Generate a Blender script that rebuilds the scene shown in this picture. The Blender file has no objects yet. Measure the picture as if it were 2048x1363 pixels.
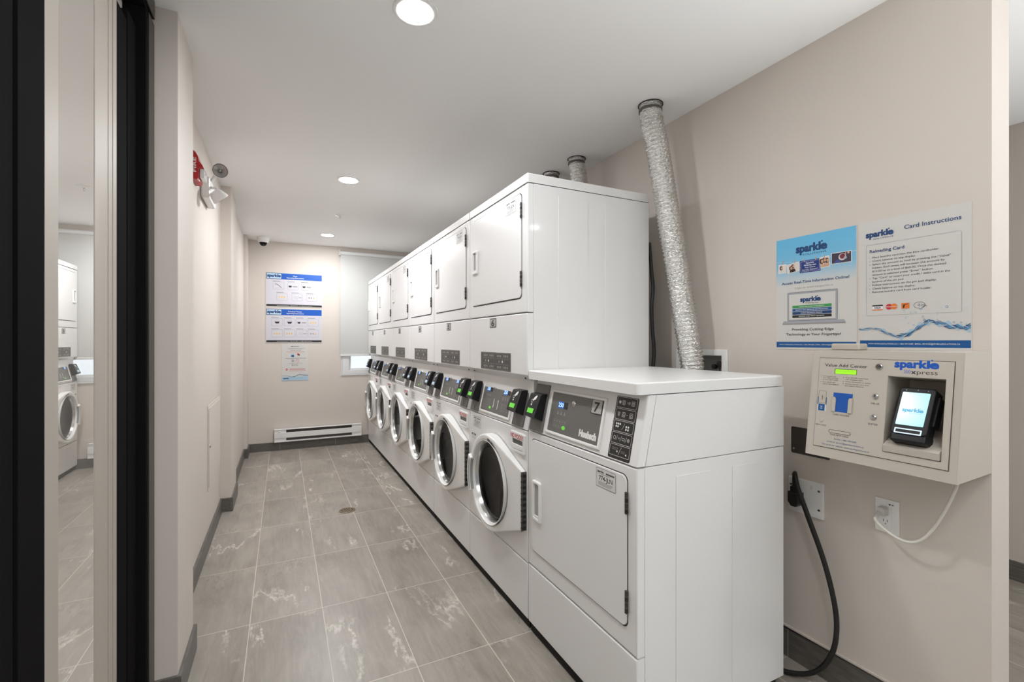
import bpy, bmesh, math, random
from mathutils import Vector, Matrix
random.seed(7)
sc = bpy.context.scene
COL = sc.collection
PI = math.pi

# ------------------------------------------------------------------ camera
cam_d = bpy.data.cameras.new('camera')
cam = bpy.data.objects.new('camera', cam_d); COL.objects.link(cam)
cam_d.sensor_width = 36.0; cam_d.lens = 930.0 / 2048.0 * 36.0
cam_d.clip_start = 0.02; cam_d.clip_end = 60
cam.location = (0, 0, 1.254)
cam.rotation_euler = (PI / 2, 0, -math.atan(459 / 930.0))
sc.camera = cam
H0 = 1.254

# ------------------------------------------------------------------ world, exposure
wd = bpy.data.worlds.new('daylight_and_fill'); sc.world = wd; wd.use_nodes = True
bg = wd.node_tree.nodes['Background']
_nt = wd.node_tree                       # added fill from steeply below uplights the ceiling; dim above, brighter toward the window
_tc = _nt.nodes.new('ShaderNodeTexCoord'); _sx = _nt.nodes.new('ShaderNodeSeparateXYZ'); _mr = _nt.nodes.new('ShaderNodeMapRange')
_nt.links.new(_tc.outputs['Generated'], _sx.inputs[0]); _nt.links.new(_sx.outputs[2], _mr.inputs['Value'])
_mr.inputs['From Min'].default_value = -0.82; _mr.inputs['From Max'].default_value = -0.62
_mr.inputs['To Min'].default_value = 8.0; _mr.inputs['To Max'].default_value = 0.32
_my = _nt.nodes.new('ShaderNodeMapRange'); _mx = _nt.nodes.new('ShaderNodeMath'); _mx.operation = 'ADD'
_my.inputs['From Min'].default_value = 0.0; _my.inputs['From Max'].default_value = 0.2; _my.inputs['To Min'].default_value = 0.0; _my.inputs['To Max'].default_value = 0.75
_nt.links.new(_sx.outputs[1], _my.inputs['Value']); _nt.links.new(_mr.outputs[0], _mx.inputs[0]); _nt.links.new(_my.outputs[0], _mx.inputs[1])
_nt.links.new(_mx.outputs[0], bg.inputs[1]); bg.inputs[0].default_value = (0.95, 0.98, 1.0, 1)
sc.view_settings.view_transform = 'Standard'; sc.view_settings.look = 'None'
sc.view_settings.exposure = 0.19; sc.view_settings.gamma = 1.0
sc.view_settings.use_curve_mapping = False
LAMP = 470.0          # radiance of the downlight lenses

# ------------------------------------------------------------------ materials
def lin(c):
    return tuple(((x / 255.0) / 12.92 if x / 255.0 <= 0.04045 else ((x / 255.0 + 0.055) / 1.055) ** 2.4) for x in c)

MATS = {}
def mat(name, rgb, rough=0.5, metal=0.0, coat=0.0, emit=0.0, emit_rgb=None, bump=None, spec=0.5, srgb=True, trans=0.0):
    if name in MATS: return MATS[name]
    m = bpy.data.materials.new(name); m.use_nodes = True; MATS[name] = m
    nt = m.node_tree; p = nt.nodes['Principled BSDF']
    c = lin(rgb) if srgb else rgb
    p.inputs['Base Color'].default_value = (*c, 1)
    p.inputs['Roughness'].default_value = rough
    p.inputs['Metallic'].default_value = metal
    p.inputs['Coat Weight'].default_value = coat
    p.inputs['Coat Roughness'].default_value = 0.08
    p.inputs['Specular IOR Level'].default_value = spec
    p.inputs['Transmission Weight'].default_value = trans
    if emit:
        p.inputs['Emission Color'].default_value = (*(lin(emit_rgb) if emit_rgb else c), 1)
        p.inputs['Emission Strength'].default_value = emit
    if bump:
        sc_, st, dist = bump
        g = nt.nodes.new('ShaderNodeNewGeometry'); n = nt.nodes.new('ShaderNodeTexNoise'); b = nt.nodes.new('ShaderNodeBump')
        n.inputs['Scale'].default_value = sc_; n.inputs['Detail'].default_value = 4
        b.inputs['Strength'].default_value = st; b.inputs['Distance'].default_value = dist
        nt.links.new(g.outputs['Position'], n.inputs['Vector'])
        nt.links.new(n.outputs['Fac'], b.inputs['Height']); nt.links.new(b.outputs['Normal'], p.inputs['Normal'])
    return m

WALL = mat('wall_paint', (212, 203, 194), 0.62, bump=(90, 0.08, 0.002), spec=0.3)
CEIL = mat('ceiling_paint', (246, 245, 243), 0.8, bump=(60, 0.05, 0.002), spec=0.2)
ENAMEL = mat('white_enamel', (232, 231, 229), 0.33, coat=0.12)
WPLAS = mat('white_plastic', (236, 235, 232), 0.32)
GPLAS = mat('grey_plastic', (168, 167, 163), 0.35)
PANELG = mat('panel_grey', (104, 102, 98), 0.42)
PLATEG = mat('plate_grey', (104, 101, 98), 0.5)
BLACKP = mat('black_plastic', (22, 22, 24), 0.45, spec=0.3)
BLACKR = mat('black_rubber', (24, 24, 23), 0.45)
DARK = mat('dark_void', (12, 12, 12), 0.8)
LABELB = mat('black_label', (30, 29, 28), 0.4)
LABELG = mat('charcoal_label', (74, 71, 68), 0.45)
INKW = mat('white_ink', (232, 231, 228), 0.5)
INKG = mat('grey_ink', (150, 147, 143), 0.5)
INKD = mat('dark_ink', (38, 38, 42), 0.5)
INKR = mat('red_ink', (200, 40, 48), 0.5)
NAVY = mat('navy_ink', (14, 62, 112), 0.5)
BLUE = mat('blue_ink', (8, 84, 146), 0.45)
BLUE2 = mat('royal_blue_ink', (4, 84, 178), 0.45)
PAPER = mat('glossy_paper', (210, 207, 202), 0.3, coat=0.15)
PAPERL = mat('lilac_grey_paper', (206, 203, 210), 0.35)
CHROME = mat('brushed_chrome', (200, 200, 198), 0.16, metal=1.0)
STEEL = mat('dark_steel', (96, 93, 90), 0.38, metal=1.0)
HINGE = mat('hinge_steel', (110, 108, 104), 0.4, metal=0.9)
GLASSB = mat('dark_door_glass', (10, 10, 11), 0.05, spec=0.14)
BEIGE = mat('beige_powder_coat', (190, 182, 170), 0.5, bump=(900, 0.1, 0.0005))
BEIGE2 = mat('beige_strip_paint', (172, 164, 153), 0.5)
FRAMEB = mat('black_door_frame', (24, 23, 23), 0.85, bump=(700, 0.08, 0.0005), spec=0.03)
BLUELIT = mat('blue_display_back', (20, 70, 150), 0.3, emit=0.35, emit_rgb=(30, 110, 210))
DIGIT = mat('display_digits', (200, 235, 255), 0.3, emit=1.0, emit_rgb=(190, 232, 255))
GREENL = mat('green_lcd', (90, 190, 50), 0.3, emit=0.42, emit_rgb=(98, 200, 62))
PALEL = mat('pale_lcd', (170, 190, 205), 0.25, emit=0.3, emit_rgb=(165, 190, 210))
LIME = mat('lime_lcd', (60, 90, 20), 0.3, emit=0.8, emit_rgb=(172, 250, 50))
SCREEN = mat('terminal_screen', (20, 40, 46), 0.2, emit=0.78, emit_rgb=(176, 244, 255))
CYAN = mat('screen_logo', (10, 140, 180), 0.3, emit=0.3, emit_rgb=(10, 140, 180))
REDP = mat('red_plastic', (176, 24, 30), 0.3)
CLEARP = mat('clear_lens', (225, 225, 225), 0.12, coat=0.5)
ORANGE = mat('orange_ink', (226, 120, 40), 0.5)
YELLOW = mat('yellow_ink', (232, 190, 90), 0.5)
GREENI = mat('green_ink', (60, 150, 80), 0.5)
SKIN = mat('tan_print', (205, 160, 130), 0.5)
HAIR = mat('brown_print', (70, 46, 38), 0.5)
SILV = mat('silver_print', (165, 166, 172), 0.4)
WATER = mat('water_print', (92, 140, 176), 0.4)
WATERL = mat('pale_water_print', (168, 196, 214), 0.4)
CARDB = mat('card_blue', (10, 84, 170), 0.4)
VINYL = mat('white_vinyl', (225, 226, 225), 0.35)
CARDW = mat('white_cord', (222, 218, 208), 0.4)
LILAC = mat('muted_violet_print', (60, 50, 70), 0.5)

def nd(nt, t, **kw):
    n = nt.nodes.new(t)
    for k, v in kw.items(): setattr(n, k, v)
    return n
def mth(nt, op, a, b=None, c=None):
    n = nt.nodes.new('ShaderNodeMath'); n.operation = op
    for i, x in enumerate((a, b, c)):
        if x is None: continue
        if isinstance(x, (int, float)): n.inputs[i].default_value = x
        else: nt.links.new(x, n.inputs[i])
    return n.outputs[0]

def floor_material():
    m = bpy.data.materials.new('stone_floor_tile'); m.use_nodes = True; nt = m.node_tree; L = nt.links
    p = nt.nodes['Principled BSDF']
    g = nd(nt, 'ShaderNodeNewGeometry'); s = nd(nt, 'ShaderNodeSeparateXYZ'); L.new(g.outputs['Position'], s.inputs[0])
    u = mth(nt, 'DIVIDE', mth(nt, 'ADD', s.outputs[0], 0.13), 0.2985)
    v = mth(nt, 'DIVIDE', mth(nt, 'SUBTRACT', s.outputs[1], 1.767), 0.591)
    fu = mth(nt, 'FRACT', mth(nt, 'ADD', u, 40)); fv = mth(nt, 'FRACT', mth(nt, 'ADD', v, 40))
    iu = mth(nt, 'FLOOR', mth(nt, 'ADD', u, 40)); iv = mth(nt, 'FLOOR', mth(nt, 'ADD', v, 40))
    du = mth(nt, 'MULTIPLY', mth(nt, 'MINIMUM', fu, mth(nt, 'SUBTRACT', 1, fu)), 0.2985)
    dv = mth(nt, 'MULTIPLY', mth(nt, 'MINIMUM', fv, mth(nt, 'SUBTRACT', 1, fv)), 0.591)
    grout = mth(nt, 'LESS_THAN', mth(nt, 'MINIMUM', du, dv), 0.0016)
    cell = nd(nt, 'ShaderNodeCombineXYZ'); L.new(iu, cell.inputs[0]); L.new(iv, cell.inputs[1])
    wn = nd(nt, 'ShaderNodeTexWhiteNoise'); wn.noise_dimensions = '3D'; L.new(cell.outputs[0], wn.inputs['Vector'])
    off = nd(nt, 'ShaderNodeVectorMath'); off.operation = 'SCALE'; off.inputs['Scale'].default_value = 13.0
    L.new(wn.outputs['Color'], off.inputs[0])
    add = nd(nt, 'ShaderNodeVectorMath'); add.operation = 'ADD'
    L.new(g.outputs['Position'], add.inputs[0]); L.new(off.outputs[0], add.inputs[1])
    # broad clouding
    mp = nd(nt, 'ShaderNodeMapping'); mp.inputs['Scale'].default_value = (2.6, 1.2, 1); L.new(add.outputs[0], mp.inputs[0])
    n1 = nd(nt, 'ShaderNodeTexNoise'); n1.inputs['Scale'].default_value = 2.0; n1.inputs['Detail'].default_value = 6; n1.inputs['Distortion'].default_value = 0.8
    L.new(mp.outputs[0], n1.inputs['Vector'])
    # streaks along the tile
    mp2 = nd(nt, 'ShaderNodeMapping'); mp2.inputs['Scale'].default_value = (26, 3, 1); mp2.inputs['Rotation'].default_value = (0, 0, 0.25); L.new(add.outputs[0], mp2.inputs[0])
    n2 = nd(nt, 'ShaderNodeTexNoise'); n2.inputs['Scale'].default_value = 1.5; n2.inputs['Detail'].default_value = 5; n2.inputs['Distortion'].default_value = 1.2
    L.new(mp2.outputs[0], n2.inputs['Vector'])
    n3 = nd(nt, 'ShaderNodeTexNoise'); n3.inputs['Scale'].default_value = 160; n3.inputs['Detail'].default_value = 3
    L.new(add.outputs[0], n3.inputs['Vector'])
    # pale veins
    n4 = nd(nt, 'ShaderNodeTexNoise'); n4.inputs['Scale'].default_value = 1.3; n4.inputs['Detail'].default_value = 7; n4.inputs['Roughness'].default_value = 0.62; n4.inputs['Distortion'].default_value = 0.35
    mp3 = nd(nt, 'ShaderNodeMapping'); mp3.inputs['Scale'].default_value = (3.0, 0.75, 1); mp3.inputs['Rotation'].default_value = (0, 0, 0.30); L.new(add.outputs[0], mp3.inputs[0]); L.new(mp3.outputs[0], n4.inputs['Vector'])
    ab = mth(nt, 'ABSOLUTE', mth(nt, 'SUBTRACT', n4.outputs['Fac'], 0.5))
    vr = nd(nt, 'ShaderNodeMapRange'); vr.inputs['From Min'].default_value = 0.024; vr.inputs['From Max'].default_value = 0.0; L.new(ab, vr.inputs['Value'])
    n5 = nd(nt, 'ShaderNodeTexNoise'); n5.inputs['Scale'].default_value = 3.2; L.new(add.outputs[0], n5.inputs['Vector'])
    gate = nd(nt, 'ShaderNodeMapRange'); gate.inputs['From Min'].default_value = 0.53; gate.inputs['From Max'].default_value = 0.62; L.new(n5.outputs['Fac'], gate.inputs['Value'])
    n6 = nd(nt, 'ShaderNodeTexNoise'); n6.inputs['Scale'].default_value = 45; n6.inputs['Detail'].default_value = 3; L.new(add.outputs[0], n6.inputs['Vector'])
    brk = nd(nt, 'ShaderNodeMapRange'); brk.inputs['From Min'].default_value = 0.30; brk.inputs['From Max'].default_value = 0.58; L.new(n6.outputs['Fac'], brk.inputs['Value'])
    vein = mth(nt, 'MULTIPLY', mth(nt, 'MULTIPLY', vr.outputs[0], gate.outputs[0]), brk.outputs[0])
    cr = nd(nt, 'ShaderNodeValToRGB'); e = cr.color_ramp.elements
    e[0].position = 0.25; e[0].color = (*lin((126, 119, 110)), 1); e[1].position = 0.78; e[1].color = (*lin((176, 168, 157)), 1)
    mix0 = mth(nt, 'ADD', mth(nt, 'MULTIPLY', n1.outputs['Fac'], 0.55), mth(nt, 'MULTIPLY', n2.outputs['Fac'], 0.33))
    mix0 = mth(nt, 'ADD', mix0, mth(nt, 'MULTIPLY', n3.outputs['Fac'], 0.12))
    sw = nd(nt, 'ShaderNodeSeparateColor'); L.new(wn.outputs['Color'], sw.inputs[0])
    mix0 = mth(nt, 'ADD', mix0, mth(nt, 'MULTIPLY', mth(nt, 'SUBTRACT', sw.outputs[2], 0.5), 0.12))
    L.new(mix0, cr.inputs['Fac'])
    mx = nd(nt, 'ShaderNodeMixRGB'); mx.inputs[2].default_value = (*lin((214, 208, 199)), 1); L.new(mth(nt, 'MULTIPLY', vein, 0.9), mx.inputs[0]); L.new(cr.outputs[0], mx.inputs[1])
    n7 = nd(nt, 'ShaderNodeTexNoise'); n7.inputs['Scale'].default_value = 2.2; n7.inputs['Detail'].default_value = 8; n7.inputs['Roughness'].default_value = 0.7; L.new(mp3.outputs[0], n7.inputs['Vector'])
    dk = nd(nt, 'ShaderNodeMapRange'); dk.inputs['From Min'].default_value = 0.012; dk.inputs['From Max'].default_value = 0.0; L.new(mth(nt, 'ABSOLUTE', mth(nt, 'SUBTRACT', n7.outputs['Fac'], 0.46)), dk.inputs['Value'])
    g2 = nd(nt, 'ShaderNodeMapRange'); g2.inputs['From Min'].default_value = 0.48; g2.inputs['From Max'].default_value = 0.36; L.new(n5.outputs['Fac'], g2.inputs['Value'])
    mxd = nd(nt, 'ShaderNodeMixRGB'); mxd.inputs[2].default_value = (*lin((112, 105, 97)), 1); L.new(mth(nt, 'MULTIPLY', mth(nt, 'MULTIPLY', dk.outputs[0], g2.outputs[0]), 0.65), mxd.inputs[0]); L.new(mx.outputs[0], mxd.inputs[1]); mx = mxd
    mx2 = nd(nt, 'ShaderNodeMixRGB'); mx2.inputs[2].default_value = (*lin((206, 199, 188)), 1); L.new(grout, mx2.inputs[0]); L.new(mx.outputs[0], mx2.inputs[1])
    L.new(mx2.outputs[0], p.inputs['Base Color'])
    rr = mth(nt, 'ADD', mth(nt, 'MULTIPLY', n1.outputs['Fac'], 0.15), 0.26); rr = mth(nt, 'ADD', rr, mth(nt, 'MULTIPLY', grout, 0.3))
    L.new(rr, p.inputs['Roughness'])
    b = nd(nt, 'ShaderNodeBump'); b.inputs['Strength'].default_value = 0.25; b.inputs['Distance'].default_value = 0.0015
    L.new(mth(nt, 'SUBTRACT', mth(nt, 'MULTIPLY', n3.outputs['Fac'], 0.25), grout), b.inputs['Height']); L.new(b.outputs[0], p.inputs['Normal'])
    return m

def grain_material(name, c0, c1, axis_scale, joint=0.6):
    m = bpy.data.materials.new(name); m.use_nodes = True; nt = m.node_tree; L = nt.links
    p = nt.nodes['Principled BSDF']; p.inputs['Roughness'].default_value = 0.4
    g = nd(nt, 'ShaderNodeNewGeometry'); mp = nd(nt, 'ShaderNodeMapping'); mp.inputs['Scale'].default_value = axis_scale
    L.new(g.outputs['Position'], mp.inputs[0])
    n = nd(nt, 'ShaderNodeTexNoise'); n.inputs['Scale'].default_value = 3; n.inputs['Detail'].default_value = 6; L.new(mp.outputs[0], n.inputs['Vector'])
    cr = nd(nt, 'ShaderNodeValToRGB'); e = cr.color_ramp.elements
    e[0].position = 0.3; e[0].color = (*lin(c0), 1); e[1].position = 0.72; e[1].color = (*lin(c1), 1); L.new(n.outputs['Fac'], cr.inputs[0])
    s = nd(nt, 'ShaderNodeSeparateXYZ'); L.new(g.outputs['Position'], s.inputs[0])
    q = mth(nt, 'ADD', s.outputs[0] if axis_scale[1] > axis_scale[0] else s.outputs[1], 30.0 - 1.17)
    f = mth(nt, 'FRACT', mth(nt, 'DIVIDE', q, joint))
    jt = mth(nt, 'LESS_THAN', f, 0.0035 / joint)
    mx = nd(nt, 'ShaderNodeMixRGB'); mx.inputs[2].default_value = (*lin((150, 144, 136)), 1); L.new(jt, mx.inputs[0]); L.new(cr.outputs[0], mx.inputs[1])
    L.new(mx.outputs[0], p.inputs['Base Color'])
    return m

def foil_material():
    m = bpy.data.materials.new('crinkled_foil'); m.use_nodes = True; nt = m.node_tree; L = nt.links
    p = nt.nodes['Principled BSDF']; p.inputs['Base Color'].default_value = (0.80, 0.79, 0.76, 1); p.inputs['Metallic'].default_value = 1; p.inputs['Roughness'].default_value = 0.24
    g = nd(nt, 'ShaderNodeNewGeometry'); mp = nd(nt, 'ShaderNodeMapping'); mp.inputs['Scale'].default_value = (1, 1, 2.2); L.new(g.outputs['Position'], mp.inputs[0])
    n = nd(nt, 'ShaderNodeTexVoronoi'); n.inputs['Scale'].default_value = 75; L.new(mp.outputs[0], n.inputs['Vector'])
    n2 = nd(nt, 'ShaderNodeTexNoise'); n2.inputs['Scale'].default_value = 130; n2.inputs['Detail'].default_value = 3; L.new(mp.outputs[0], n2.inputs['Vector'])
    b = nd(nt, 'ShaderNodeBump'); b.inputs['Strength'].default_value = 0.9; b.inputs['Distance'].default_value = 0.006
    L.new(mth(nt, 'ADD', n.outputs['Distance'], mth(nt, 'MULTIPLY', n2.outputs['Fac'], 0.8)), b.inputs['Height']); L.new(b.outputs[0], p.inputs['Normal'])
    return m

def mirror_material():
    m = bpy.data.materials.new('reflective_glass'); m.use_nodes = True; nt = m.node_tree; L = nt.links
    p = nt.nodes['Principled BSDF']
    p.inputs['Base Color'].default_value = (0.93, 0.92, 0.90, 1); p.inputs['Metallic'].default_value = 1.0; p.inputs['Roughness'].default_value = 0.0
    d = nd(nt, 'ShaderNodeBsdfDiffuse'); d.inputs[0].default_value = (*lin((214, 208, 200)), 1)
    mx = nd(nt, 'ShaderNodeMixShader'); mx.inputs[0].default_value = 0.13
    out = nt.nodes['Material Output']; L.new(p.outputs[0], mx.inputs[1]); L.new(d.outputs[0], mx.inputs[2]); L.new(mx.outputs[0], out.inputs[0])
    return m

def blind_material():
    m = bpy.data.materials.new('roller_blind_fabric'); m.use_nodes = True; nt = m.node_tree; L = nt.links
    p = nt.nodes['Principled BSDF']; p.inputs['Base Color'].default_value = (*lin((212, 212, 208)), 1); p.inputs['Roughness'].default_value = 0.55
    t = nd(nt, 'ShaderNodeBsdfTranslucent'); t.inputs[0].default_value = (0.8, 0.8, 0.78, 1)
    mx = nd(nt, 'ShaderNodeMixShader'); mx.inputs[0].default_value = 0.16
    out = nt.nodes['Material Output']; L.new(p.outputs[0], mx.inputs[1]); L.new(t.outputs[0], mx.inputs[2]); L.new(mx.outputs[0], out.inputs[0])
    return m

def print_gradient():
    m = bpy.data.materials.new('poster_blue_print'); m.use_nodes = True; nt = m.node_tree; L = nt.links
    p = nt.nodes['Principled BSDF']; p.inputs['Roughness'].default_value = 0.3
    tc = nd(nt, 'ShaderNodeTexCoord'); s = nd(nt, 'ShaderNodeSeparateXYZ'); L.new(tc.outputs['Object'], s.inputs[0])
    n = nd(nt, 'ShaderNodeTexNoise'); n.inputs['Scale'].default_value = 9; L.new(tc.outputs['Object'], n.inputs['Vector'])
    mr = nd(nt, 'ShaderNodeMapRange'); mr.inputs['From Min'].default_value = 0.25; mr.inputs['From Max'].default_value = 0.42
    L.new(mth(nt, 'ADD', s.outputs[2], mth(nt, 'MULTIPLY', mth(nt, 'SUBTRACT', n.outputs['Fac'], 0.5), 0.04)), mr.inputs['Value'])
    cr = nd(nt, 'ShaderNodeValToRGB'); e = cr.color_ramp.elements
    e[0].position = 0.0; e[0].color = (*lin((210, 207, 202)), 1); e[1].position = 0.45; e[1].color = (*lin((124, 190, 222)), 1)
    x = e.new(1.0); x.color = (*lin((104, 186, 226)), 1)
    L.new(mr.outputs[0], cr.inputs[0]); L.new(cr.outputs[0], p.inputs['Base Color'])
    return m

FLOORM = floor_material()
BASEY = grain_material('charcoal_base_tile_long', (84, 80, 75), (112, 107, 101), (30, 4, 40))
BASEX = grain_material('charcoal_base_tile_cross', (84, 80, 75), (112, 107, 101), (4, 30, 40))
FOIL = foil_material(); MIRROR = mirror_material(); BLIND = blind_material(); SKYP = print_gradient()

# ------------------------------------------------------------------ mesh helpers
class Frame:
    def __init__(s, o, u=(1, 0, 0), v=(0, 1, 0)):
        s.o = Vector(o); s.u = Vector(u).normalized(); s.v = Vector(v).normalized(); s.n = s.u.cross(s.v)
    def p(s, a, b, c=0.0): return s.o + s.u * a + s.v * b + s.n * c
    def at(s, a, b, c=0.0, rot=0.0):
        u = s.u * math.cos(rot) + s.v * math.sin(rot); v = s.v * math.cos(rot) - s.u * math.sin(rot)
        return Frame(s.p(a, b, c), u, v)
ID = Frame((0, 0, 0))

class MB:
    def __init__(s): s.bm = bmesh.new(); s.mats = []
    def mi(s, m):
        if m not in s.mats: s.mats.append(m)
        return s.mats.index(m)
    def add(s, vs, fs, m):
        i = s.mi(m); bv = [s.bm.verts.new(v) for v in vs]; out = []
        for f in fs:
            try:
                q = s.bm.faces.new([bv[k] for k in f]); q.material_index = i; out.append(q)
            except ValueError: pass
        return bv, out
    def merge(s, bm2, m, F=None):
        i = s.mi(m); mp = {}
        for v in bm2.verts: mp[v] = s.bm.verts.new(F.p(*v.co) if F else v.co)
        for f in bm2.faces:
            try:
                q = s.bm.faces.new([mp[v] for v in f.verts]); q.material_index = i
            except ValueError: pass
        bm2.free()
    def box(s, x0, x1, y0, y1, z0, z1, m, bev=0.0, seg=2, F=None, sel=None):
        b = bmesh.new(); bmesh.ops.create_cube(b, size=1)
        for v in b.verts: v.co = Vector(((x0 + x1) / 2 + v.co.x * (x1 - x0), (y0 + y1) / 2 + v.co.y * (y1 - y0), (z0 + z1) / 2 + v.co.z * (z1 - z0)))
        if sel:
            for (fn, off, sg) in sel:
                es = [e for e in b.edges if e.calc_length() > 1e-5 and fn(e)]
                if es: bmesh.ops.bevel(b, geom=es, offset=off, segments=sg, affect='EDGES', profile=0.5)
        if bev > 0:
            es = [e for e in b.edges if len(e.link_faces) == 2 and e.calc_face_angle() > 0.6]
            bmesh.ops.bevel(b, geom=es, offset=bev, segments=seg, affect='EDGES', profile=0.5)
        s.merge(b, m, F)
    def prism(s, pts, c0, c1, m, F=ID, bev=0.0, holes=(), seg=2):
        """pts in (a,b); extruded c0..c1 along the frame normal"""
        b = bmesh.new()
        if not holes:
            b.faces.new([b.verts.new((x, y, c0)) for x, y in pts])
        else:
            es = []
            for loop in [pts] + list(holes):
                vs = [b.verts.new((x, y, c0)) for x, y in loop]
                for i in range(len(vs)): es.append(b.edges.new((vs[i], vs[(i + 1) % len(vs)])))
            bmesh.ops.triangle_fill(b, use_beauty=True, use_dissolve=False, edges=es)
        if c1 != c0:
            r = bmesh.ops.extrude_face_region(b, geom=b.faces[:])
            for v in [g for g in r['geom'] if isinstance(g, bmesh.types.BMVert)]: v.co.z = c1
            bmesh.ops.recalc_face_normals(b, faces=b.faces[:])
            if bev > 0:
                es = [e for e in b.edges if len(e.link_faces) == 2 and e.calc_face_angle() > 0.9 and abs(e.verts[0].co.z - c1) < 1e-6 and abs(e.verts[1].co.z - c1) < 1e-6]
                bmesh.ops.bevel(b, geom=es, offset=bev, segments=seg, affect='EDGES', profile=0.5)
        else:
            for f in b.faces:
                if f.normal.z < 0: f.normal_flip()
        s.merge(b, m, F)
    def lathe(s, prof, m, F=ID, n=32, a0=0.0, a1=2 * PI):
        """prof: (r, c) pairs around the frame normal"""
        full = abs(a1 - a0 - 2 * PI) < 1e-6; k = n if full else n + 1
        vs, fs = [], []
        for i in range(k):
            t = a0 + (a1 - a0) * i / n
            for r, c in prof: vs.append(F.p(r * math.cos(t), r * math.sin(t), c))
        q = len(prof)
        for i in range(n):
            j = (i + 1) % k
            for h in range(q - 1): fs.append((i * q + h, j * q + h, j * q + h + 1, i * q + h + 1))
        bv, out = s.add(vs, fs, m)
        bmesh.ops.remove_doubles(s.bm, verts=bv, dist=1e-6)
    def tube(s, path, r, m, n=10, cap=True, rf=None):
        P = [Vector(p) for p in path]; T = []
        for i in range(len(P)): T.append((P[min(i + 1, len(P) - 1)] - P[max(i - 1, 0)]).normalized())
        up = Vector((0, 0, 1)) if abs(T[0].z) < 0.9 else Vector((1, 0, 0))
        N = (up - T[0] * up.dot(T[0])).normalized(); vs = []
        for i, p in enumerate(P):
            N = (N - T[i] * N.dot(T[i])).normalized(); B = T[i].cross(N)
            for k in range(n):
                t = 2 * PI * k / n; rr = rf(i, k) if rf else r
                vs.append(p + (N * math.cos(t) + B * math.sin(t)) * rr)
        fs = [(i * n + k, i * n + (k + 1) % n, (i + 1) * n + (k + 1) % n, (i + 1) * n + k) for i in range(len(P) - 1) for k in range(n)]
        if cap: fs += [tuple(range(n))[::-1], tuple((len(P) - 1) * n + k for k in range(n))]
        s.add(vs, fs, m)
    # ---- flat artwork in a frame
    def rect(s, F, a0, a1, b0, b1, c, m): s.add([F.p(a0, b0, c), F.p(a1, b0, c), F.p(a1, b1, c), F.p(a0, b1, c)], [(0, 1, 2, 3)], m)
    def poly(s, F, pts, c, m): s.prism(pts, c, c, m, F)
    def disc(s, F, a, b, r, c, m, n=20, ry=None): s.add([F.p(a + r * math.cos(2 * PI * k / n), b + (ry or r) * math.sin(2 * PI * k / n), c) for k in range(n)], [tuple(range(n))], m)
    def ring(s, F, a, b, r, w, c, m, n=24, a0=0.0, a1=2 * PI, ry=None):
        vs, fs = [], []
        for k in range(n + 1):
            t = a0 + (a1 - a0) * k / n
            for q in (0, w):
                vs.append(F.p(a + (r - q) * math.cos(t), b + ((ry or r) - q) * math.sin(t), c))
        for k in range(n): fs.append((2 * k, 2 * k + 2, 2 * k + 3, 2 * k + 1))
        s.add(vs, fs, m)
    def line(s, F, a0, b0, a1, b1, w, c, m):
        d = Vector((a1 - a0, b1 - b0)); d.normalize(); q = Vector((-d.y, d.x)) * w / 2
        s.add([F.p(a0 - q.x, b0 - q.y, c), F.p(a1 - q.x, b1 - q.y, c), F.p(a1 + q.x, b1 + q.y, c), F.p(a0 + q.x, b0 + q.y, c)], [(0, 1, 2, 3)], m)
    def rrline(s, F, a0, a1, b0, b1, r, w, c, m):
        o = rr(a0, a1, b0, b1, r); i = rr(a0 + w, a1 - w, b0 + w, b1 - w, max(r - w, 0.0002)); n = len(o)
        s.add([F.p(x, y, c) for x, y in o + i], [(k, (k + 1) % n, n + (k + 1) % n, n + k) for k in range(n)], m)
    def text(s, F, txt, a, b, h, c, m, w=None, align='L', bold=0.0, rot=0.0, depth=0.0, shear=0.0):
        """h = cap height; w = optional total width to fit"""
        if bold > 0.013:                                # heavier weight: overlaid thin copies
            e = (bold - 0.012) * h / 0.729
            for k, (dx, dy) in enumerate(((0, 0), (1, 0), (-1, 0), (0, 1), (0, -1), (0.7, 0.7), (-0.7, -0.7), (0.7, -0.7), (-0.7, 0.7))):
                s.text(F, txt, a + dx * e * math.cos(rot), b + dy * e + dx * e * math.sin(rot), h, c + k * 4e-6, m, w, align, 0.012, rot, depth, shear)
            return
        me = text_mesh(txt, bold, shear)
        xs = [v.co.x for v in me.vertices]
        if not xs: return
        x0, x1 = min(xs), max(xs); k = h / 0.729; kx = (w / (x1 - x0)) if w else k
        W = (x1 - x0) * kx; o = 0 if align == 'L' else (-W / 2 if align == 'C' else -W)
        G = F.at(a, b, c, rot) if rot else Frame(F.p(a, b, c), F.u, F.v)
        s.add([G.p((v.co.x - x0) * kx + o, v.co.y * k, 0) for v in me.vertices], [tuple(p.vertices) for p in me.polygons], m)
    def build(s, name, parent=None, sharp=38, smooth=True, loc=None, recalc=False):
        if recalc: bmesh.ops.recalc_face_normals(s.bm, faces=s.bm.faces[:])
        s.bm.normal_update(); me = bpy.data.meshes.new(name)
        if smooth:
            for f in s.bm.faces: f.smooth = True
            for e in s.bm.edges:
                if len(e.link_faces) != 2 or e.calc_face_angle(0) > math.radians(sharp): e.smooth = False
        s.bm.to_mesh(me); s.bm.free()
        for m in s.mats: me.materials.append(m)
        o = bpy.data.objects.new(name, me); COL.objects.link(o)
        if smooth:
            wn = o.modifiers.new('weighted', 'WEIGHTED_NORMAL'); wn.keep_sharp = True; wn.weight = 90; wn.mode = 'FACE_AREA'
        if parent: o.parent = parent
        if loc: o.location = loc
        return o

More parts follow.
